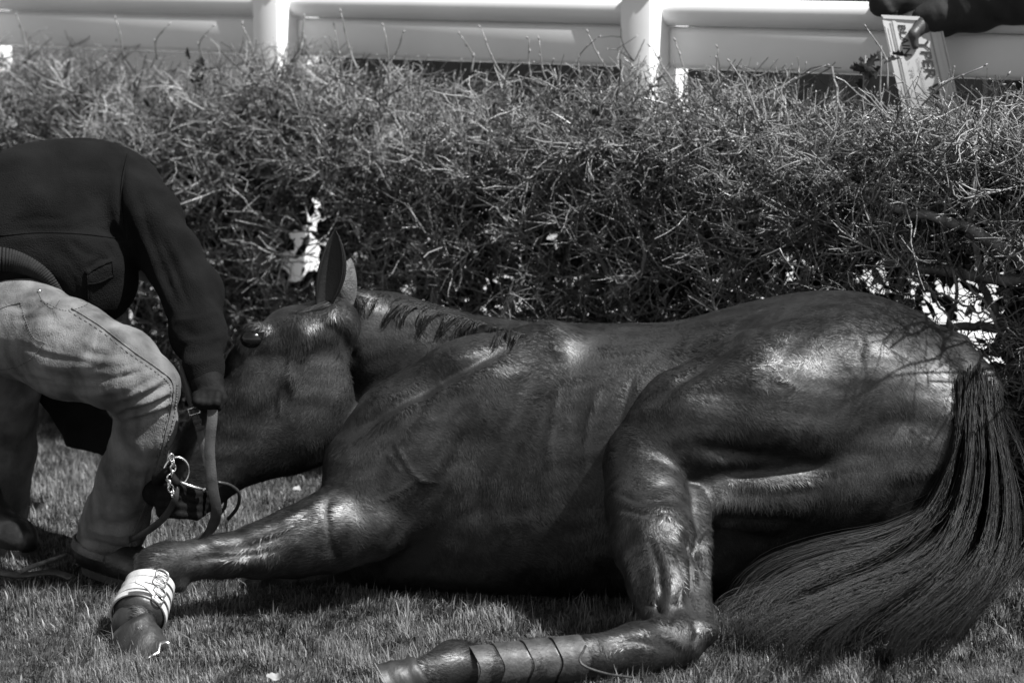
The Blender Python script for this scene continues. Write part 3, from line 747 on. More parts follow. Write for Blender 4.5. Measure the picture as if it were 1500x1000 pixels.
# mane: wet locks falling over the near side of the crest
def strands(name, curves, r, parent, mat_, lo=.0, hi=1., taper=.25):
    vs, fs, ts = [], [], []; n = 0
    for c_ in curves:
        v, f = tube3(np.asarray(c_), r, r * taper); vs.append(v); fs.append(f + n); ts.append(np.full(len(v), rng.uniform(lo, hi))); n += len(v)
    o_ = mk(name, np.concatenate(vs), np.concatenate(fs), mat_, parent, tone=np.concatenate(ts)); o_['kind'] = 'stuff'; return o_
crest = spline(np.array([(512, 432), (545, 441), (600, 449), (650, 462), (700, 474), (745, 488), (775, 494)], float), 200)
mane = []
for lock in range(30):
    u0 = rng.uniform(0, 1) ** .9; k = int(u0 * 198); root = crest[k]
    Ln = rng.uniform(26, 58) * (1.0 if u0 < .85 else .6); sweep = rng.uniform(.6, 1.3) + (.5 if u0 > .2 else -.4); bend = rng.normal() * 5
    for s_ in range(rng.integers(4, 11)):
        k2 = int(np.clip(k + rng.normal() * 3, 0, 199)); r0 = crest[k2]; sp = rng.normal() * .9; fl = rng.uniform(.75, 1.1)
        pts = []; last = None
        for q in np.linspace(0, 1, 9):
            x_ = r0[0] * (1 - q) + root[0] * q - q * Ln * .75 * (1 - .35 * q) * sweep * .8 + sp * (1 - .4 * q) + bend * q * q; y_ = r0[1] - 3 + math.sin(min(q * 1.5, 1) * .9) * Ln * fl * q ** .75 * .9 + 2
            p, n = hit(hB, x_, y_, .004 + .007 * math.sin(q * 3.1) + rng.uniform(0, .003))
            if p is None: p = P(x_, y_, 6.37)
            if last is not None and abs(p[1] - last[1]) > .05: p = P(x_, y_, last[1])
            pts.append(p); last = p
        mane.append(pts)
for s_ in range(260):            # upright scruff on the crest, far side
    r0 = crest[rng.integers(200)]; p = P(r0[0], r0[1] + 4, 6.40); h_ = rng.uniform(6, 16); dx = rng.uniform(2, 30)
    mane.append([P(r0[0] + dx * q, r0[1] + 5 - h_ * math.sin(q * 2.2), 6.40 + .03 * q) for q in np.linspace(0, 1, 6)])
strands('mane', mane, .0012, horse, M['hair'], 0., .45)
fl_ = []
for s_ in range(14):
    x0 = rng.uniform(468, 500); pts = []
    for q in np.linspace(0, 1, 7):
        x_ = x0 - q * rng.uniform(40, 52) - 8 * q; y_ = 440 + (x0 - 500) * -.1 + q * 18 + math.sin(q * 3) * 3
        p, n = hit(hB, x_, y_, .0025)
        if p is not None: pts.append(p)
    if len(pts) > 3: fl_.append(pts)
strands('forelock', fl_, .0013, horse, M['hair'])
# tail
G5 = np.array([
    [(1406, 566), (1392, 660), (1362, 748), (1290, 800), (1190, 824), (1100, 848), (1056, 884), (1072, 928)],
    [(1422, 560), (1413, 680), (1380, 772), (1315, 824), (1235, 852), (1165, 884), (1128, 918), (1142, 946)],
    [(1430, 562), (1430, 690), (1405, 788), (1352, 848), (1292, 884), (1242, 912), (1220, 936), (1224, 955)],
    [(1438, 560), (1452, 700), (1436, 800), (1398, 860), (1352, 896), (1320, 924), (1303, 944), (1298, 955)],
    [(1456, 580), (1484, 700), (1484, 790), (1462, 838), (1442, 862), (1424, 884), (1412, 902), (1400, 915)]], float)
def Ygr(px, py, z=.015): return PZ(px, py, z)[1]
tail = []
for i in range(6200):
    s_ = rng.random() ** 1.05 * 4; a_ = min(int(s_), 3); fr = s_ - a_
    lockn = int(s_ * 7); lr = np.random.default_rng(lockn + 50)
    g = G5[a_] * (1 - fr) + G5[a_ + 1] * fr
    fr2 = ((lockn + .5) / 7) - a_; gl = G5[a_] * (1 - fr2) + G5[a_ + 1] * fr2
    ramp = np.linspace(0, 1, 8)[:, None]; fly = rng.random() < .10
    cl = ramp ** .8 * (.9 if rng.random() < .72 else .15); g = g * (1 - cl) + gl * cl
    g = g + ramp ** .8 * (lr.normal(size=(1, 2)) * np.array((20, 12))) + ramp * rng.normal(size=(1, 2)) * (30 if fly else 8) + ramp * (1 - ramp) * lr.normal(size=(1, 2)) * 70 + np.sin(ramp * 7 + lr.uniform(0, 6)) * ramp * (1, 1) * lr.uniform(2, 9)
    g[0] += rng.normal(size=2) * np.array((5, 9)) + np.array((0, -8))
    end = rng.uniform(.55, 1.); c_ = spline(g, 26); m_ = max(9, int(26 * end)); k0 = int(rng.integers(0, 7)); c_ = c_[k0:m_]; m_ = len(c_)
    kk = np.linspace(0, 1, m_)[:, None]; ph, fq = rng.uniform(0, 6.28), rng.uniform(5, 13)
    c_ = c_ + np.cumsum(rng.normal(size=(m_, 2)) * .55, 0) + np.concatenate((np.sin(kk * fq + ph), np.cos(kk * fq * .8 + ph)), 1) * kk * 4
    layer = rng.uniform(-.02, .07); zt = rng.uniform(.015, .07); pts = []; Ye = min(Ygr(c_[-1][0], c_[-1][1], zt), 6.02)
    for k, (x_, y_) in enumerate(c_):
        q = (k + k0) / 25; qq = (k / (m_ - 1)); Y = 6.0 + (Ye - 6.0) * qq ** .8 + layer * math.sin(min(1, q * 2.5) * 3.0) * .8
        if q < .45:
            hp_, _n = hit(hB, x_, y_)
            if hp_ is not None: Y = min(Y, hp_[1] - .006 - .02 * rng.random())
        pts.append(min(Y, Ygr(x_, y_, .012)))
    Ya = np.array(pts)
    if k0 < 7: Ya[0] += .03
    for _ in range(4): Ya[1:-1] = (Ya[:-2] + Ya[1:-1] * 2 + Ya[2:]) / 4
    tail.append([P(c_[k][0], c_[k][1], min(Ya[k], Ygr(c_[k][0], c_[k][1], .006))) for k in range(m_)])
strands('tail', tail, .0006, horse, M['hair'], 0, .8, .5)
strands('tail_lit_strands', [tail[k] for k in range(0, len(tail), 14)], .0008, horse, M['hair'], 1., 3., .5)  # some strands repeated paler, lit hair painted into their tone
# hooves
def hoof(c, axis, up, L, r0, r1, parent, shoe=True):
    axis = np.asarray(axis, float); axis /= np.linalg.norm(axis); up = np.asarray(up, float); up -= axis * (up @ axis); up /= np.linalg.norm(up); s_ = np.cross(axis, up)
    nu, nv = 28, 8; v = []; f = []
    for i in range(nv):
        u_ = i / (nv - 1); rr = r0 + (r1 - r0) * u_ + .002 * math.sin(u_ * 14)
        for j in range(nu):
            th = 2 * math.pi * j / nu; toe = math.cos(th)
            fl = 1.08 if toe > 0 else (.86 - .12 * max(0, -toe - .8) * 5)
            v.append(c + axis * (L * u_ * (1. if toe > -.2 else .82)) + up * (toe * rr * fl + u_ * L * .25) + s_ * math.sin(th) * rr * .96)
    for i in range(nv - 1):
        for j in range(nu): j2 = (j + 1) % nu; f.append((i * nu + j, i * nu + j2, i * nu + nu + j2, i * nu + nu + j))
    f.append(tuple(range(nu))[::-1])
    ho = mk('hoof', v, f, M['hoof'], parent)
    rim = np.array(v[(nv - 1) * nu:]); cen = rim.mean(0)
    sv = list(cen + (rim - cen) * .97 - axis * .004) + list(cen + (rim - cen) * .5 - axis * .010) + [cen - axis * .012]
    sf = []
    for j in range(nu): j2 = (j + 1) % nu; sf += [(j, j2, nu + j2, nu + j), (nu + j, nu + j2, 2 * nu)]
    mk('sole', sv, sf, M['sole'], ho)
    if shoe:
        idx = [j for j in range(nu) if math.cos(2 * math.pi * j / nu) > -.78]; idx = sorted(idx, key=lambda j: ((j + nu // 2) % nu))
        pr = []
        for j in idx:
            o1, o2 = cen + (rim[j] - cen) * 1.02, cen + (rim[j] - cen) * .76; pr.append([o1 + axis * .001, o1 + axis * .009, o2 + axis * .009, o2 + axis * .001])
        v2 = [q for p in pr for q in p]; f2 = []
        for k in range(len(pr) - 1):
            for q in range(4): q2 = (q + 1) % 4; f2.append((k * 4 + q, k * 4 + q2, k * 4 + 4 + q2, k * 4 + 4 + q))
        f2 += [(0, 1, 2, 3), tuple(len(v2) - 4 + q for q in (3, 2, 1, 0))]
        mk('horseshoe', v2, f2, M['iron'], ho, smooth=False)
    return ho
hc = P(196, 916, 5.765)
hoof(hc, (.55, -.42, -.72), (-.60, -.55, -.2), .095, .049, .071, horse)
vv, ff = sphere(P(197, 913, 5.78), .0475, (1, 1, .95), 24, 14); mk('coronet', vv, ff, M['hoof'], horse)
hoof(PZ(622, 986, .045), (-.85, -.15, -.5), (-.3, -.25, 1.), .075, .036, .048, horse, False)
hoof(P(366, 868, 6.3), (-.5, -.1, -.7), (-.8, .2, .4), .06, .04, .055, horse)
# near fore boot with three buckled straps
axf = FET - CARP; axf /= np.linalg.norm(axf)
def ring(c, ax_, rx, ry, n=40, a0=0, a1=2 * math.pi, up=(0, 0, 1)):
    up = np.asarray(up, float); up = up - ax_ * (up @ ax_); up /= np.linalg.norm(up); s_ = np.cross(ax_, up)
    return np.array([c + up * rx * math.cos(q) + s_ * ry * math.sin(q) for q in np.linspace(a0, a1, n)])
boot = None
B0, B1 = P(219, 860, 5.855), P(201, 905, 5.785)
bax = B1 - B0; bl = np.linalg.norm(bax); bax /= bl
vv = []; ff = []; nr_ = 12; nn_ = 40
for i in range(nr_):
    u_ = i / (nr_ - 1); rr = .0475 + .008 * u_ + .002 * math.sin(u_ * 9) - .017 * max(0, (u_ - .8) / .2) ** 1.5
    for p in ring(B0 + bax * bl * (u_ * 1.16 - .08), bax, rr, rr, nn_ + 1)[:-1]: vv.append(p)
for i in range(nr_ - 1):
    for j in range(nn_): j2 = (j + 1) % nn_; ff.append((i * nn_ + j, i * nn_ + j2, i * nn_ + nn_ + j2, i * nn_ + nn_ + j))
boot = mk('leg_boot', vv, ff, M['leather'], horse); tag(boot, 'leather leg boot on the outstretched foreleg, closed by white buckled straps')
bbv = bvh_of(vv, ff)
for i, u_ in enumerate((.0, .29, .58, .88)):
    c_ = B0 + bax * bl * u_; rr = .0505 + .008 * u_; tilt = bax + np.array((.12, 0, .10 * (i - 1)))
    tilt /= np.linalg.norm(tilt)
    rp_ = ring(c_, tilt, rr, rr, 48); nrm = rp_ - c_; nrm /= np.linalg.norm(nrm, axis=1)[:, None]
    vv, ff = strap(rp_, nrm, .20 * bl, .004); s_ = mk('strap', vv, ff, M['white_strap'], boot, auto=40)
    # buckle on the visible side
    view = -ray(230, 880); k = int(np.argmax(nrm @ (view / np.linalg.norm(view)) + .45 * (nrm @ np.array((1., 0, .1))))); p = rp_[k] + nrm[k] * .005; tg = rp_[(k + 1) % 48] - rp_[k - 1]; tg /= np.linalg.norm(tg); sd = np.cross(tg, nrm[k])
    fr_ = [p + tg * .014 * math.cos(q) * (1 + .2 * abs(math.sin(q))) + sd * .013 * math.sin(q) for q in np.linspace(0, 2 * math.pi, 17)]
    mb = MB(); mb.add(*tube(fr_, .0018, 6, False)); mb.add(*tube([p - tg * .011 + nrm[k] * .001, p + tg * .011 + nrm[k] * .002], .0013, 6)); vv, ff = mb.out(); mk('buckle', vv, ff, M['chrome'], s_)
    # gap line of dark leather below every strap
    if i == 3:
        q0 = p + tg * .008; vv, ff = strap(spline([q0, q0 + tg * .03 + nrm[k] * .006, q0 + tg * .055 + nrm[k] * .004 + EZ * -.004], 8), nrm[k], .012, .003); mk('strap_end', vv, ff, M['white_strap'], s_)
# near hind wrap boot: leather panels
cdir = CN[4] - CN[2]; cl_ = np.linalg.norm(cdir); cdir /= cl_
C0 = PZ(852, 963, .045); C1 = PZ(690, 979, .044); cdir = C1 - C0; cl_ = np.linalg.norm(cdir); cdir /= cl_
vv = []; ff = []
for i in range(10):
    u_ = i / 9
    for p in ring(C0 + cdir * cl_ * u_, cdir, .0425, .0425, 37)[:-1]: vv.append(p)
for i in range(9):
    for j in range(36): j2 = (j + 1) % 36; ff.append((i * 36 + j, i * 36 + j2, i * 36 + 36 + j2, i * 36 + 36 + j))
vv = np.array(vv); vv[:, 2] = np.maximum(vv[:, 2], .0)
hb = mk('hind_boot', vv, ff, M['leather'], horse); tag(hb, 'dark leather brushing boot in panels along the hind cannon')
for u0, u1, rr in ((.0, .262, .0465), (.285, .522, .0462), (.545, .785, .0455), (.81, 1.0, .0445)):
    pts = []; n_ = 48; vv = []; ff = []
    us = (u0, u0 + .002, (u0 + u1) / 2, u1 - .002, u1); rs = (rr - .003, rr, rr + .0005 * math.sin(u0 * 40), rr, rr - .003)
    for u_, r_ in zip(us, rs):
        for p in ring(C0 + cdir * cl_ * u_ , cdir, r_, r_, n_ + 1)[:-1]: vv.append(p + cdir * .004 * math.sin(p[2] * 90))
    for i in range(4):
        for j in range(n_): j2 = (j + 1) % n_; ff.append((i * n_ + j, i * n_ + j2, i * n_ + n_ + j2, i * n_ + n_ + j))
    vv = np.array(vv); vv[:, 2] = np.maximum(vv[:, 2], .002); mk('panel', vv, ff, M['bandage'], hb, auto=35)
q = spline([PZ(858, 945, .09), PZ(850, 970, .075), PZ(885, 985, .05), PZ(930, 992, .02)], 12); vv, ff = tube(q, .0025, 5); mk('lace', vv, ff, M['rein'], hb)
# bridle
bridle = mk('bridle', *tube(spline([P(268, 540, 6.2), P(282, 585, 6.185), P(296, 645, 6.18), P(306, 690, 6.17)], 14), .001, 4), M['leather'], horse)
tag(bridle, 'dark leather bridle and reins hanging loose at the muzzle')
cp_ = spline([P(266, 535, 6.21), P(274, 570, 6.19), P(286, 608, 6.175), P(298, 655, 6.165), P(309, 705, 6.15), P(315, 745, 6.15)], 22)
view = -ray(300, 640); view /= np.linalg.norm(view)
vv, ff = strap(cp_, view, .016, .004); mk('cheek_strap', vv, ff, M['leather'], bridle)
bc = P(284, 601, 6.165); tg = P(287, 612, 6.165) - bc; tg /= np.linalg.norm(tg); sd = np.cross(tg, view)
fr_ = [bc + tg * y_ + sd * x_ for x_, y_ in ((-.012, -.006), (.012, -.006), (.012, .008), (-.012, .008), (-.012, -.006))]
vv, ff = tube(fr_, .0018, 6); mk('buckle', vv, ff, M['chrome'], bridle)
for (px_, py_) in ((289, 617), (293, 627)):
    c_ = P(px_, py_, 6.168); vv, ff = box(c_ + view * .003, (sd, tg, view), (.0095, .005, .003), .001); mk('keeper', vv, ff, M['leather'], bridle)
rp_ = spline([P(311, 584, 6.135), P(311, 610, 6.12), P(307, 660, 6.11), P(312, 715, 6.11), P(317, 750, 6.12), P(305, 778, 6.16), P(270, 796, 6.25), P(225, 803, 6.3)], 40)
nv_ = np.array([view * (1 - t) + np.array((.25, -.55, .8)) * t for t in np.clip(np.linspace(-1.2, 1.2, 40), 0, 1)])
vv, ff = strap(rp_, nv_, .023, .004); mk('rein', vv, ff, M['rein'], bridle)
rp_ = spline([P(258, 712, 6.12), P(255, 735, 6.12), P(240, 758, 6.15), P(215, 778, 6.2), P(190, 790, 6.25)], 20); vv, ff = strap(rp_, view + np.array((.3, 0, .3)), .015, .004); mk('rein', vv, ff, M['leather'], bridle)
for L in ([(318, 706, 6.2), (336, 710, 6.22), (350, 722, 6.24), (348, 742, 6.26), (334, 760, 6.28)], [(316, 712, 6.22), (328, 722, 6.24), (330, 740, 6.26), (318, 758, 6.27)]):
    vv, ff = tube(spline([P(*q) for q in L], 16), .0042, 7); mk('rein_loop', vv, ff, M['leather'], bridle)
# bit: ring, cheek bar and lead chain
c_ = P(259, 690, 6.13); s1 = np.array((1., .25, 0)); s1 /= np.linalg.norm(s1)
vv, ff = tube([c_ + s1 * .027 * math.cos(q) + EZ * .031 * math.sin(q) for q in np.linspace(0, 2 * math.pi, 33)], .003, 8, False); bit = mk('bit_ring', vv, ff, M['chrome'], bridle)
vv, ff = tube(spline([P(262, 705, 6.12), P(280, 712, 6.12), P(299, 717, 6.13)], 8), np.linspace(.0045, .003, 8), 8); mk('cheek_bar', vv, ff, M['chrome'], bit)
vv, ff = sphere(P(299, 717, 6.13), .005, nu=10, nv=6); mk('bar_end', vv, ff, M['chrome'], bit)
chain_ = [P(251 + 3 * math.sin(k), 670 + k * 7.5, 6.105 + .002 * (k % 2)) for k in range(8)]
for k, p in enumerate(chain_):
    tl_ = math.pi / 2 * (k % 2) + .5
    d1 = np.array((math.cos(tl_), math.sin(tl_), 0)); vv, ff = tube([p + d1 * .006 * math.cos(q) + EZ * .0085 * math.sin(q) for q in np.linspace(0, 2 * math.pi, 13)], .0022, 6, False); mk('chain_link', vv, ff, M['chrome'], bit)

# ================================================================== MAN AT THE HEAD
mroot = PZ(140, 842, 0)
# body (mostly under clothes): one continuous figure
bf = Field((-1.55, 6.1, -.02), (-.5, 7.3, 1.25), .012)
bf.pchain([(5, 440, 6.5, 62), (20, 375, 6.55, 78), (90, 315, 6.64, 78), (140, 305, 6.68, 68)], .06)
bf.pchain([(10, 475, 6.38, 52), (100, 512, 6.29, 50), (212, 560, 6.17, 32), (190, 690, 6.25, 30), (152, 800, 6.37, 22), (150, 832, 6.42, 20)], .04)
bf.pchain([(0, 470, 6.65, 52), (20, 560, 6.75, 36), (10, 660, 6.86, 28), (2, 745, 6.95, 20), (2, 760, 6.95, 18)], .04)
bf.pchain([(185, 285, 6.6, 40), (255, 370, 6.5, 30), (292, 445, 6.42, 26), (299, 540, 6.24, 18), (300, 566, 6.2, 16)], .03)
bf.pchain([(150, 330, 6.84, 40), (110, 480, 6.86, 30), (140, 635, 6.7, 18), (215, 688, 6.45, 14), (255, 712, 6.3, 16)], .03)
bf.pchain([(150, 300, 6.72, 36), (185, 325, 6.86, 30)], .04)      # neck
bf.pchain([(200, 330, 6.95, 58), (225, 372, 7.0, 44)], .03)        # head hidden behind the shoulder
bf.ell(P(262, 372, 7.0), (.016, .014, .02), None, .012)            # nose
bV, bF = bf.mesh(1)
man = mk('person', bV, bF, M['skin'])
tag(man, 'person in black sweatshirt and faded jeans bending over the horse head', 'person')
hv, hf = sphere(P(190, 318, 6.97), .098, (1, 1, .95), 24, 14); mk('hair', hv, hf, M['darkhair'], man)
# sweatshirt
jf = Field((-1.6, 5.95, .25), (-.5, 7.15, 1.3), .0056)
jf.pchain([(-60, 420, 6.5, 85), (-10, 368, 6.52, 112), (40, 335, 6.55, 106), (95, 318, 6.6, 99), (140, 312, 6.63, 92), (165, 312, 6.66, 82)], .07, .95)
jf.pchain([(20, 350, 6.5, 62), (95, 380, 6.49, 58), (135, 405, 6.49, 46), (148, 425, 6.49, 32)], .09)       # loose front
jf.pchain([(172, 285, 6.6, 58), (210, 320, 6.52, 52), (252, 378, 6.46, 44), (280, 430, 6.4, 41), (292, 490, 6.31, 38), (300, 540, 6.22, 28), (302, 570, 6.19, 24)], .03)
jf.pchain([(130, 340, 6.84, 62), (100, 470, 6.86, 56), (110, 560, 6.8, 52), (142, 642, 6.68, 44), (205, 686, 6.48, 30), (240, 702, 6.34, 22)], .03)
jV, jF = jf.mesh(2); del jf
jfe = [([(178, 225), (176, 290), (182, 360)], 5, -.012), ([(186, 262), (205, 330), (225, 390), (250, 450)], 7, .008), ([(182, 300), (190, 350), (205, 395)], 6, -.010), ([(205, 300), (230, 380), (262, 450)], 6, -.006), ([(170, 310), (150, 325), (110, 330)], 7, -.004),
    ([(0, 340), (60, 335), (130, 338), (178, 345)], 7, -.005), ([(0, 354), (60, 347), (130, 349)], 8, .003), ([(160, 325), (168, 340), (178, 352)], 5, -.012), ([(20, 300), (90, 270), (160, 270)], 18, .004), ([(285, 380), (300, 430), (310, 470)], 8, .005), ([(262, 480), (290, 490), (325, 480)], 8, -.005), ([(260, 450), (285, 445), (318, 430)], 7, -.005), ([(270, 520), (300, 512), (325, 500)], 6, -.006),
    ([(125, 398), (145, 382), (162, 378)], 4, -.010), ([(127, 412), (146, 411), (164, 402)], 3, .004), ([(127, 390), (130, 420), (135, 445)], 2.6, .003), ([(80, 360), (110, 400), (120, 440)], 9, -.005), ([(178, 380), (172, 420), (160, 450)], 7, .005), ([(60, 240), (110, 250), (165, 245)], 10, -.003), ([(190, 240), (215, 290), (245, 345)], 9, .004), ([(215, 345), (235, 400), (262, 470)], 5, .006), ([(232, 340), (258, 400), (282, 460)], 5, -.005), ([(248, 350), (275, 400), (300, 440)], 6, .004), ([(255, 470), (285, 468), (322, 455)], 4, .005), ([(262, 500), (295, 500), (328, 490)], 4, .005), ([(268, 535), (298, 530), (325, 520)], 4, .004), ([(10, 330), (50, 320), (100, 322)], 6, -.004), ([(100, 350), (130, 372), (160, 372)], 5, -.004), ([(90, 375), (115, 410), (118, 440)], 4, .004), ([(150, 345), (165, 362), (176, 380)], 4, .006), ([(140, 330), (160, 338), (175, 350)], 4, -.006), ([(30, 275), (70, 290), (120, 285)], 12, .003)]
jV = carve(jV, jF, jfe, 99., 1); jV = jV + vnormals(jV, jF) * sines(jV, .0035, .13, 9)[:, None]
mk('sweatshirt', jV, jF, M['jacket'], man)
jB = bvh_of(jV, jF)
def on_shirt(L, r, name, n=36, lift=.001, wd=None):
    pts, nr = fill_hits(jB, spline(np.array(L, float), n), lift)
    if len(pts) < 4: return
    vv, ff = tube(pts, r, 6) if wd is None else strap(pts, nr, wd, r); return mk(name, vv, ff, M['jacket'], man)
on_shirt([(187, 226), (180, 262), (177, 300), (183, 350)], .0022, 'shoulder_seam'); on_shirt([(0, 345), (60, 341), (120, 343), (175, 350)], .002, 'yoke_seam')
on_shirt([(126, 400), (145, 389), (163, 381)], .004, 'pocket_welt', 16, .002, .010); on_shirt([(127, 416), (146, 413), (165, 404)], .002, 'pocket_seam', 16); on_shirt([(128, 402), (129, 440)], .0018, 'pocket_seam', 12); on_shirt([(164, 382), (166, 405)], .0018, 'pocket_seam', 8)
# ribbed hem: separate ribs standing side by side
rb = None
mb = MB()
for i in range(46):
    u_ = i / 45; a0 = spline(np.array([(-70, 362), (0, 362), (40, 374), (72, 396), (92, 425), (98, 440)], float), 46)[i]; a1 = spline(np.array([(-75, 392), (0, 396), (30, 400), (55, 410), (78, 428), (88, 442)], float), 46)[i]
    p0, n0 = hit(jB, a0[0], a0[1], .004)
    if p0 is None: p0 = P(a0[0], a0[1], 6.33)
    p1 = P(a1[0], a1[1], p0[1] + .006)
    mb.add(*tube(spline([p0, (p0 + p1) / 2 + np.array((0, -.010, 0)), p1], 6), np.array([.0032, .0042, .0044, .0044, .0042, .0032]), 6))
vv, ff = mb.out(); o = mk('ribbed_hem', vv, ff, M['rib'], man); o['kind'] = 'stuff'
# jeans
pf_ = Field((-1.55, 5.9, .0), (-.62, 7.2, .86), .0046)
pf_.pchain([(-60, 470, 6.5, 80), (-5, 462, 6.46, 76), (30, 478, 6.39, 74), (100, 512, 6.28, 72), (175, 540, 6.19, 61), (214, 566, 6.15, 47), (213, 620, 6.18, 44), (190, 700, 6.25, 46), (170, 760, 6.32, 47), (155, 806, 6.37, 49)], .025, .88)
pf_.pchain([(-30, 480, 6.62, 75), (10, 560, 6.74, 50), (14, 660, 6.86, 37), (2, 768, 6.95, 38)], .03)
pf_.chain([P(158, 800, 6.398), P(150, 832, 6.42)], [R(44, 6.4), R(46, 6.4)], .004) if False else None
# open the hems
HEMC = P(154, 809, 6.36); HEMN = np.array((-.24, .10, -1.)); HEMN /= np.linalg.norm(HEMN)
sl_, (x, y, z) = pf_.sub(HEMC - np.array((.14, .14, .2)), HEMC + np.array((.14, .14, .08)))
pf_.D[sl_] = np.maximum(pf_.D[sl_], (x - HEMC[0]) * HEMN[0] + (y - HEMC[1]) * HEMN[1] + (z - HEMC[2]) * HEMN[2]).astype(np.float32)
pf_.seg(P(2, 780, 6.95), P(0, 820, 6.97), R(46, 6.95), R(46, 6.95), .003, None, True)
pV, pF = pf_.mesh(2); del pf_
pfe = []
for L, s_, am in [([(160, 598), (205, 582), (252, 560)], 4.5, -.011), ([(170, 590), (215, 570), (248, 548)], 4, .006), ([(165, 608), (215, 596), (258, 578)], 4, -.010), ([(172, 602), (220, 588), (256, 568)], 3.6, .006), ([(172, 622), (220, 609), (258, 597)], 4, -.009), ([(180, 616), (225, 602), (256, 588)], 3.4, .005), ([(150, 582), (190, 575), (235, 545)], 5, -.006),
    ([(60, 552), (130, 555), (200, 535)], 6, -.006), ([(40, 530), (110, 540), (190, 520)], 6, .004), ([(80, 575), (150, 575), (195, 562)], 6, .004), ([(30, 560), (90, 570), (150, 572)], 5, -.006), ([(100, 500), (150, 520), (210, 520)], 7, -.004), ([(70, 470), (120, 490), (170, 505)], 7, -.003),
    ([(0, 445), (40, 450), (85, 440)], 5, -.005), ([(50, 430), (80, 455), (95, 470)], 4, .004), ([(60, 490), (110, 470), (130, 450)], 6, .004), ([(20, 470), (60, 462), (90, 446)], 4, -.004), ([(85, 445), (105, 452), (125, 446)], 3.5, -.005),
    ([(180, 680), (200, 700), (230, 690)], 9, -.004), ([(150, 720), (180, 730), (215, 725)], 9, -.004), ([(130, 760), (165, 770), (210, 765)], 7, -.005), ([(140, 745), (175, 752), (212, 745)], 7, .004), ([(190, 640), (215, 660), (245, 640)], 10, .004), ([(195, 790), (203, 805), (208, 815)], 5, .006), ([(103, 785), (150, 797), (205, 807)], 3.5, -.004), ([(101, 795), (150, 806), (204, 816)], 5, .004),
    ([(20, 500), (70, 520), (140, 530)], 4, -.005), ([(50, 510), (110, 525), (180, 530)], 4, .004), ([(110, 560), (160, 556), (215, 540)], 3.6, -.006), ([(120, 548), (170, 545), (220, 530)], 3.6, .004), ([(10, 548), (70, 560), (120, 565)], 4, -.005), ([(140, 470), (175, 500), (215, 520)], 4, -.003), ([(175, 640), (190, 690), (180, 740)], 5, -.004), ([(200, 640), (212, 690), (200, 750)], 5, .004), ([(150, 690), (160, 730), (140, 780)], 5, -.004), ([(225, 640), (222, 690), (205, 740)], 4, -.004), ([(120, 770), (150, 780), (195, 785)], 3.6, .004),
    ([(160, 600), (165, 615), (175, 625)], 5, -.012), ([(155, 610), (170, 605), (180, 600)], 4, .006)]: pfe.append((L, s_, am * .95))
pV = carve(pV, pF, pfe, 6.6, 1); pV = pV + vnormals(pV, pF) * (sines(pV, .0007, .07, 12) + sines(pV, .0004, .025, 13) + sines(pV, .0004, .034, 14, (.35, .8, 1.5)))[:, None]
jeans = mk('jeans', pV, pF, M['denim'], man)
pB = bvh_of(pV, pF)
def seam(L, r, mat_, name='seam', n=40, dash=None, lift=.0008):
    L2 = spline(np.array(L, float), n); pts, nr = fill_hits(pB, L2, lift)
    if len(pts) < 3: return
    if dash:
        mb = MB(); fine = spline(pts, len(pts) * 4)
        for k in range(0, len(fine) - dash, dash + 1): mb.add(*tube(fine[k:k + dash], r, 5))
        vv, ff = mb.out()
    else: vv, ff = tube(pts, r, 6)
    return mk(name, vv, ff, mat_, jeans)
side = [(105, 452), (150, 480), (195, 515), (235, 543), (253, 562), (250, 600), (236, 660), (222, 710), (208, 750), (196, 780), (188, 806)]
seam(side, .0018, M['denim'], lift=.0012, n=60); seam([(x_ - 4, y_ + 4) for x_, y_ in side], .0011, M['thread'], 'stitching', 60, 3); seam([(x_ + 6, y_ + 1) for x_, y_ in side[4:]], .0022, M['thread'], 'stitching', 40, 2)
seam([(30, 443), (38, 470), (50, 495), (66, 502)], .0012, M['thread'], 'pocket_stitching', 24, 3); seam([(66, 502), (45, 525), (20, 538), (-5, 542)], .0012, M['thread'], 'pocket_stitching', 30, 3); seam([(0, 452), (15, 447), (30, 443)], .0014, M['thread'], 'pocket_stitching', 14, 3)
seam([(55, 425), (62, 440), (78, 452), (88, 440)], .0013, M['thread'], 'pocket_stitching', 24, 3); seam([(60, 440), (95, 455), (128, 446), (118, 440)], .0012, M['thread'], 'pocket_stitching', 24, 3)
hc_ = HEMC - HEMN * .012; hax = HEMN
hr = ring(hc_, hax, R(49, 6.37) * .92, R(50, 6.37), 49, up=(0, 1, 0))
hn = hr - hc_; hn /= np.linalg.norm(hn, axis=1)[:, None]
vv, ff = strap(hr, hn, .022, .004); hem = mk('hem', vv, ff, M['denim'], jeans)
for dz_ in (-.009, .008):
    vv, ff = tube(hr + hax * dz_ + hn * .0025, .0013, 5, False); mk('hem_stitching', vv, ff, M['thread'], hem)
p, n = hit(pB, 58, 428, .003)
if p is not None: vv, ff = sphere(p, .005, nu=10, nv=6); mk('rivet', vv, ff, M['chrome'], jeans)
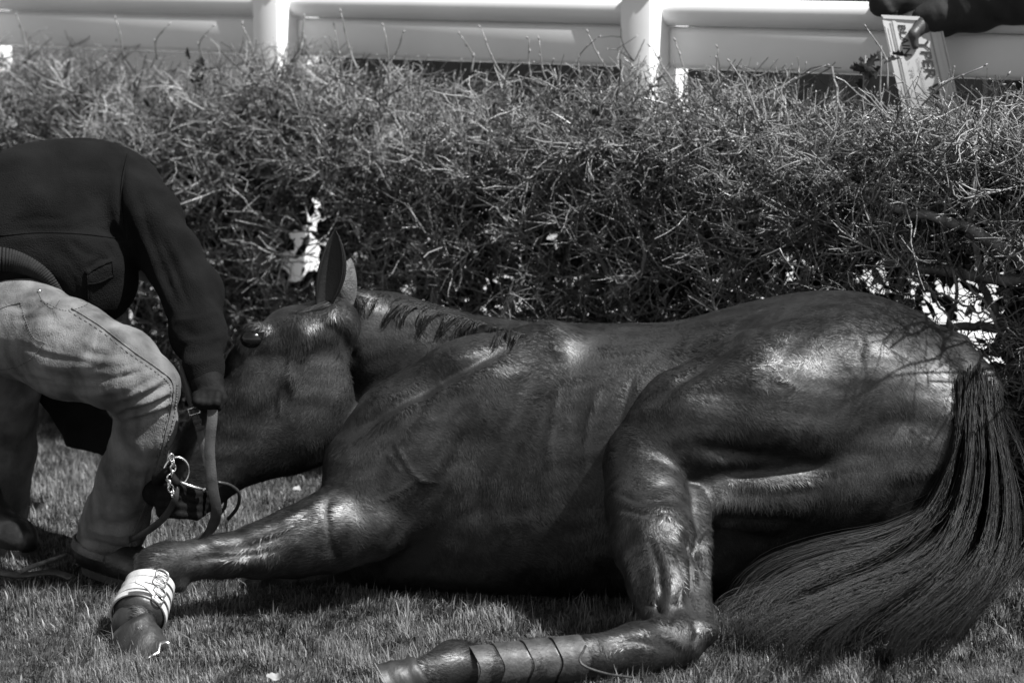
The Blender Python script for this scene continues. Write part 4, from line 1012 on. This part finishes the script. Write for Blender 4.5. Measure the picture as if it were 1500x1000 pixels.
# shoes
def shoe(toe, heel, name='shoe', L=.27):
    toe, heel = np.array(toe, float), np.array(heel, float); d = toe - heel; d[2] = 0; d /= np.linalg.norm(d); s_ = np.array((-d[1], d[0], 0.)); c0 = heel.copy(); c0[2] = 0
    fld = Field(c0 + np.minimum(d * L, 0) - .12, c0 + np.maximum(d * L, 0) + np.array((.12, .12, .2)), .006)
    q = lambda l, w_, z: c0 + d * l * L + s_ * w_ + EZ * z
    fld.chain([q(.08, 0, .05), q(.30, 0, .052), q(.55, .0, .045), q(.8, .005, .038), q(.93, .004, .034)], [.038, .040, .042, .042, .032], .03)
    fld.chain([q(.12, 0, .06), q(.16, 0, .115)], [.038, .043], .03); fld.chain([q(.2, 0, .1), q(.5, 0, .065)], [.034, .034], .03)
    fld.D = np.maximum(fld.D, (.012 - fld.ax[2])[None, None, :])
    V, Fq = fld.mesh(1); sh = mk(name, V, Fq, M['shoe'], man)
    prof = []; n = 30
    for k in range(n):
        th = 2 * math.pi * k / n; l = .5 - .52 * math.cos(th); wd = (.040 + .006 * math.sin(min(max((l - .4) * 2.4, -1.5), 1.5))) * (abs(math.sin(th)) ** .6) * (1 if math.sin(th) > 0 else -1)
        prof.append((l, wd))
    v = [q(l, w_, .002) for l, w_ in prof] + [q(l, w_ * 1.03, .02) for l, w_ in prof]
    f = [(k, (k + 1) % n, n + (k + 1) % n, n + k) for k in range(n)] + [tuple(range(n))[::-1], tuple(range(n, 2 * n))]
    mk('shoe_sole', v, f, M['shoe_sole'], sh, auto=40)
    for k, l in enumerate((.36, .44, .52)):
        pts = spline([q(l - .02, -.036, .075), q(l, 0, .104 - .06 * (l - .3)), q(l + .02, .036, .075)], 9); vv, ff = tube(pts, .0028, 6); mk('lace', vv, ff, M['lace'], sh)
    return sh
shoe(PZ(200, 858, 0) + np.array((.03, -.03, 0)), PZ(128, 838, 0))
shoe(PZ(40, 818, 0), PZ(-10, 795, 0) + np.array((-.05, 0.05, 0)))
# gloved hands
def hand(wrist, palm, fingers, thumb, r=.0095):
    allp = np.array([wrist, palm] + [q for f_ in fingers for q in f_] + thumb)
    fld = Field(allp.min(0) - .045, allp.max(0) + .045, .0035)
    fld.chain([wrist, wrist * .5 + palm * .5, palm], [.028, .032, .03], .02, .8)
    for f_ in fingers: fld.chain([palm * .4 + f_[0] * .6] + f_, [.012] + list(np.linspace(r * 1.15, r * .8, len(f_))), .006)
    fld.chain([wrist * .4 + palm * .6] + thumb, [.016] + list(np.linspace(r * 1.25, r * .9, len(thumb))), .008)
    V, Fq = fld.mesh(1); return mk('glove', V, Fq, M['glove'], man)
wr = P(302, 550, 6.2); pl = P(306, 572, 6.175)
fing = []
for k, (ox, ln) in enumerate(((-15, .8), (-6, 1.), (4, 1.05), (14, .95))):
    fing.append([P(304 + ox, 580, 6.14), P(303 + ox, 580 + 10 * ln, 6.118), P(305 + ox * .8, 582 + 17 * ln, 6.135)])
hand(wr, pl, fing, [P(322, 572, 6.165), P(326, 584, 6.15), P(320, 596, 6.135)])
wr = P(240, 702, 6.30); pl = P(222, 715, 6.2)
fing = [[P(238, 712 + k * 13, 6.17), P(262, 713 + k * 13, 6.135), P(288, 722 + k * 11, 6.15), P(306 - k * 3, 724 + k * 9, 6.18)] for k in range(4)]
hand(wr, P(228, 722, 6.2), fing, [P(232, 700, 6.15), P(246, 692, 6.12), P(258, 706, 6.11)], .0105)

# ================================================================== SPECTATOR BEHIND THE RAIL
sf = Field((.55, 6.55, .0), (1.75, 7.75, 1.85), .014)
SX = fence_pt(1.18) - EN * .32
def fr(dx, dn, z): return fence_pt(1.0) + ET * dx - EN * dn + EZ * z     # metres along / behind the fence
c_ = fr(.30, .36, 0)
sf.chain([c_ + EZ * .95, c_ + EZ * 1.12, c_ + EZ * 1.38], [.15, .14, .16], .06, 1.)
sf.chain([c_ + EZ * 1.45, c_ + EZ * 1.56 + EN * .03], [.06, .055], .03); sf.chain([c_ + EZ * 1.63 + EN * .05, c_ + EZ * 1.71 + EN * .04], [.085, .09], .03)
for s_ in (-1, 1): sf.chain([c_ + ET * .09 * s_ + EZ * .92, c_ + ET * .1 * s_ + EZ * .5, c_ + ET * .1 * s_ + EZ * .08, c_ + ET * .1 * s_ + EZ * .05 + EN * .12], [.09, .065, .05, .04], .04)
YF = 7.12
HA = P(1352, 36, YF - .03)
EL = P(1500, -18, YF + .05)
sf.chain([c_ + ET * .18 + EZ * 1.4, EL, HA], [.06, .05, .032], .03)
HA2 = P(1300, 8, YF + .06)
sf.chain([c_ - ET * .18 + EZ * 1.4, P(1360, -70, YF + .2), HA2], [.06, .048, .034], .03)
V, Fq = sf.mesh(1); spec = mk('person', V, Fq, M['skin']); tag(spec, 'person in dark coat leaning over the white top rail, holding a printed card', 'person')
cf = Field((.5, 6.5, .5), (1.8, 7.8, 1.55), .009)
cf.chain([c_ + EZ * .62, c_ + EZ * .9, c_ + EZ * 1.15, c_ + EZ * 1.36], [.19, .2, .18, .2], .06)
cf.chain([c_ + ET * .18 + EZ * 1.38, P(1600, -8, YF - .17), P(1500, -4, YF - .11), P(1430, 8, YF - .05), P(1378, 22, YF - .01), P(1362, 28, YF - .02)], [.085, .075, .062, .056, .046, .044], .03)
cf.chain([c_ - ET * .2 + EZ * 1.38, P(1390, -80, YF + .2), P(1330, -15, YF + .1), P(1298, 2, YF + .05)], [.085, .065, .05, .042], .03)
V, Fq = cf.mesh(2)
V = carve(V, Fq, [([(1388, -5), (1400, 20), (1398, 42)], 5, -.006), ([(1402, -5), (1414, 20), (1410, 42)], 5, .004), ([(1420, -5), (1434, 15), (1426, 38)], 5, -.006), ([(1436, -8), (1450, 10), (1446, 34)], 5, .004), ([(1450, -10), (1472, 10), (1468, 30)], 6, -.006), ([(1374, 0), (1384, 25), (1382, 45)], 4, .008), ([(1300, -5), (1312, 8), (1310, 20)], 4, -.008)], 99., 1); V = V + vnormals(V, Fq) * sines(V, .004, .09, 31)[:, None]
mk('coat', V, Fq, M['cloth2'], spec)
tf_ = Field((.5, 6.6, 0), (1.8, 7.9, 1.), .016)
for s_ in (-1, 1): tf_.chain([c_ + ET * .09 * s_ + EZ * .9, c_ + ET * .1 * s_ + EZ * .5, c_ + ET * .1 * s_ + EZ * .07], [.11, .085, .07], .04)
V, Fq = tf_.mesh(1); mk('trousers', V, Fq, M['cloth2'], spec)
vv, ff = sphere(c_ + EZ * 1.72 - EN * .015 + EN * .03, .105, (1, 1, 1.0), 20, 12); mk('hair', vv, ff, M['darkhair'], spec)
# hand with thumb over the card and four fingers behind
allp = [P(1352, 36, YF - .03)]
hf_ = Field(P(1290, 120, YF - .12) - .03, P(1400, 0, YF + .1) + .03, .004)
hf_.chain([P(1360, 30, YF - .02), P(1346, 44, YF - .03)], [.03, .026], .02)
hf_.chain([P(1350, 36, YF - .045), P(1338, 50, YF - .062), P(1341, 68, YF - .062)], [.016, .0115, .009], .01)
for k in range(4): hf_.chain([P(1350 + k * 5, 46, YF - .03), P(1344 + k * 9, 66, YF - .028), P(1340 + k * 9, 80 + (6 if k in (1, 2) else 0), YF - .034)], [.012, .0095, .0078], .006)
V, Fq = hf_.mesh(1); mk('hand', V, Fq, M['skin'], spec)
# the card: bent slightly, held in front of the rail
A_ = P(1291, 22, YF - .048); B_ = P(1362, 30, YF - .05)
def card_pt(u, v_, lift=0.):        # u across (0..1), v down (0..1)
    px_ = 1291 + u * 86 + v_ * 34; py_ = 22 + u * 4 + v_ * 152
    return P(px_, py_, YF - .047 - .012 * math.sin(v_ * 2.6) - .010 * (u - .5) ** 2 - lift)
nu, nv2 = 9, 17; vv = []; ff = []
for lf_ in (0., -.0022):
    for i in range(nv2):
        for j in range(nu): vv.append(card_pt(j / (nu - 1), i / (nv2 - 1), lf_))
n0 = nu * nv2
for i in range(nv2 - 1):
    for j in range(nu - 1):
        a_ = i * nu + j; ff += [(a_, a_ + nu, a_ + nu + 1, a_ + 1), (n0 + a_, n0 + a_ + 1, n0 + a_ + nu + 1, n0 + a_ + nu)]
ed = [j for j in range(nu)] + [i * nu + nu - 1 for i in range(1, nv2)] + [(nv2 - 1) * nu + j for j in range(nu - 2, -1, -1)] + [i * nu for i in range(nv2 - 2, 0, -1)]
for k in range(len(ed)): a_, b_ = ed[k], ed[(k + 1) % len(ed)]; ff.append((a_, b_, n0 + b_, n0 + a_))
card = mk('race_card', vv, ff, M['paper'], auto=50); tag(card, 'folded printed race card held over the top rail behind the hedge', 'leaflet')
def band(u0, u1, v0, v1, m_, lift=.0012, name='printed_band'):
    n = 14; v = [card_pt(u, v0 + (v1 - v0) * i / (n - 1), lift) for i in range(n) for u in (u0, u1)]
    return mk(name, v, [(2 * i, 2 * i + 1, 2 * i + 3, 2 * i + 2) for i in range(n - 1)], m_, card)
band(.02, .98, .0, .035, M['paper'], .002, 'folded_edge')
band(.115, .15, .07, .97, M['ink_mid']); band(.165, .225, .05, .97, M['ink_light'])
band(.765, .79, .05, .98, M['ink_mid']); band(.885, .90, .05, .98, M['ink_light']); band(.955, .975, .05, .98, M['ink_mid'])
def text(s, u_base, v0, v1, hgt, m_, bold=0., lift=.0018, name='lettering'):
    cu = bpy.data.curves.new('t', 'FONT'); cu.body = s; cu.size = 1; cu.offset = bold; cu.resolution_u = 3
    to = bpy.data.objects.new('t', cu); sc.collection.objects.link(to); dg = bpy.context.evaluated_depsgraph_get()
    me = bpy.data.meshes.new_from_object(to.evaluated_get(dg)); co = np.array([tuple(q.co) for q in me.vertices]); fs = [tuple(p_.vertices) for p_ in me.polygons]
    bpy.data.objects.remove(to); bpy.data.curves.remove(cu); bpy.data.meshes.remove(me)
    x0_, x1_ = co[:, 0].min(), co[:, 0].max()
    vv = [card_pt(u_base + (c__[1] / .72) * hgt, v0 + (c__[0] - x0_) / (x1_ - x0_) * (v1 - v0), lift) for c__ in co]
    return mk(name, vv, fs, m_, card, smooth=False)
text('BLAIN', .245, .09, .385, .13, M['ink_dark'], .018)
text('- TR', .275, .44, .60, .07, M['ink_mid'], .01)
text('YPER W', .535, .22, .82, .18, M['ink_dark'], .02)
text('Comprehensive', .44, .40, .74, .06, M['ink_mid'])
for k, (uu, v0, v1) in enumerate(((.02, .10, .35), (.065, .12, .42))): band(uu, uu + .02, v0, v1, M['ink_light'], .0013, 'small_print')

# ================================================================== GRASS
def blades(n, xr, yr, lmin, lmax, wd, lean, tone_lo=0., tone_hi=1., zoff=-.008):
    x_ = rng.uniform(xr[0], xr[1], n); y_ = rng.uniform(yr[0], yr[1], n)
    p = np.stack((x_, y_, np.full(n, zoff)), 1)
    pn = sines(p, 1., .35, 21) + .6 * sines(p, 1., .12, 22)
    L = rng.uniform(lmin, lmax, n) * (1 + .28 * np.clip(pn, -1.5, 1.5)) * rng.uniform(.6, 1.2, n)
    th = sines(p, 2.6, .28, 23) + sines(p, 1.5, .09, 24) + rng.normal(0, .9, n); ln = np.abs(rng.normal(lean * .45, lean * .7, n)); d = np.stack((np.cos(th), np.sin(th), np.zeros(n)), 1)
    s_ = np.stack((-np.sin(th + rng.normal(0, .6, n)), np.cos(th), np.zeros(n)), 1); W = wd * rng.uniform(.6, 1.3, n)
    up = EZ[None]
    p1 = p + (up * np.cos(ln * .5)[:, None] + d * np.sin(ln * .5)[:, None]) * (L * .5)[:, None]
    a2 = np.clip(ln * 1.6, 0, 1.9); p2 = p1 + (up * np.cos(a2)[:, None] + d * np.sin(a2)[:, None]) * (L * .5)[:, None]
    p2[:, 2] = np.maximum(p2[:, 2], .002)
    v = np.stack((p - s_ * W[:, None], p + s_ * W[:, None], p1 - s_ * (W * .8)[:, None], p1 + s_ * (W * .8)[:, None], p2), 1).reshape(-1, 3)
    b = np.arange(n)[:, None] * 5
    f = np.concatenate((b + np.array((0, 1, 3)), b + np.array((0, 3, 2)), b + np.array((2, 3, 4))))
    tn_ = np.clip(rng.beta(1.5, 3., n) + .22 * pn, 0, 1); dry = rng.random(n) < .16; tn_[dry] = rng.uniform(.7, 1., dry.sum())
    return v, f, np.repeat(tone_lo + (tone_hi - tone_lo) * tn_, 5)
parts = []
parts.append(blades(210000, (-1.5, 1.35), (5.3, 6.75), .012, .031, .0009, 1.2))
parts.append(blades(90000, (-1.9, 1.3), (6.75, 8.6), .016, .04, .0012, 1.1))
parts.append(blades(30000, (-3.2, 3.0), (4.3, 9.5), .025, .05, .0018, .7))
parts.append(blades(1100, (.75, 1.35), (5.75, 6.2), .035, .065, .0022, .9, 0., .5))
parts.append(blades(5200, (-1.4, 1.2), (5.3, 6.7), .03, .06, .0010, 1.7, .3, 1.))
vs, fs, ts = [], [], []; n = 0
for v, f, t in parts:
    # no grass beyond the hedge front
    root = v[::5]; ok = ((root - HB) @ HN > -.30); okv = np.repeat(ok, 5); remap = np.cumsum(okv) - 1
    f = f[okv[f[:, 0]]]; vs.append(v[okv]); fs.append(remap[f] + n); ts.append(t[okv]); n += okv.sum()
o = mk('grass', np.concatenate(vs), np.concatenate(fs), M['grass'], None, tone=np.concatenate(ts)); tag(o, 'short rough lawn grass under the horse', 'grass', kind='stuff')
# fallen leaves on the grass
def dry_leaf(px_, py_, L, W, rot, label):
    c_ = PZ(px_, py_, .03); d = np.array((math.cos(rot), math.sin(rot), .25)); s_ = np.cross(d, (0.1, -.5, .9)); s_ /= np.linalg.norm(s_); d /= np.linalg.norm(d); n_ = np.cross(s_, d); k = 9; v = []; f = []
    for lay in (0, -.0008):
        for i in range(k):
            u_ = i / (k - 1); wd = W * math.sin(math.pi * min(max(u_, .03), .98)) ** .8 * (1 + .18 * math.sin(i * 2.4)); cu = n_ * (.006 * math.cos(u_ * 5) + lay)
            v += [c_ + d * L * (u_ - .5) - s_ * wd + cu + n_ * wd * .4, c_ + d * L * (u_ - .5) + cu, c_ + d * L * (u_ - .5) + s_ * wd + cu + n_ * wd * .3]
    m_ = 3 * k
    for i in range(k - 1):
        for j in (0, 1):
            a_ = i * 3 + j; f += [(a_, a_ + 1, a_ + 4, a_ + 3), (m_ + a_, m_ + a_ + 3, m_ + a_ + 4, m_ + a_ + 1)]
    o_ = mk('dry_leaf', v, f, M['dry_leaf']); return tag(o_, label, 'leaf', 'fallen leaves on the grass')
dry_leaf(434, 716, .035, .012, 1.2, 'pale fallen leaf standing in the grass under the horse jaw')
dry_leaf(402, 990, .03, .010, .1, 'pale fallen leaf in the grass at the bottom edge')
dry_leaf(1310, 945, .05, .012, .4, 'broad fallen leaf in the grass below the tail')
# a strap lying on the ground at the man's heels and a stick
vv, ff = strap(spline([PZ(-20, 836, .02), PZ(30, 842, .025), PZ(75, 838, .022), PZ(105, 846, .02)], 18), (0, -.3, 1), .022, .005); o = mk('lead_strap', vv, ff, M['rein']); tag(o, 'dark leather strap lying on the grass at the heel of the shoe', 'strap')
vv, ff = tube(spline([PZ(28, 838, .03), PZ(62, 824, .04), PZ(98, 812, .045)], 10), np.linspace(.006, .004, 10), 7); o = mk('stick', vv, ff, M['branch']); tag(o, 'pale stick lying on the grass beside the shoe', 'stick')
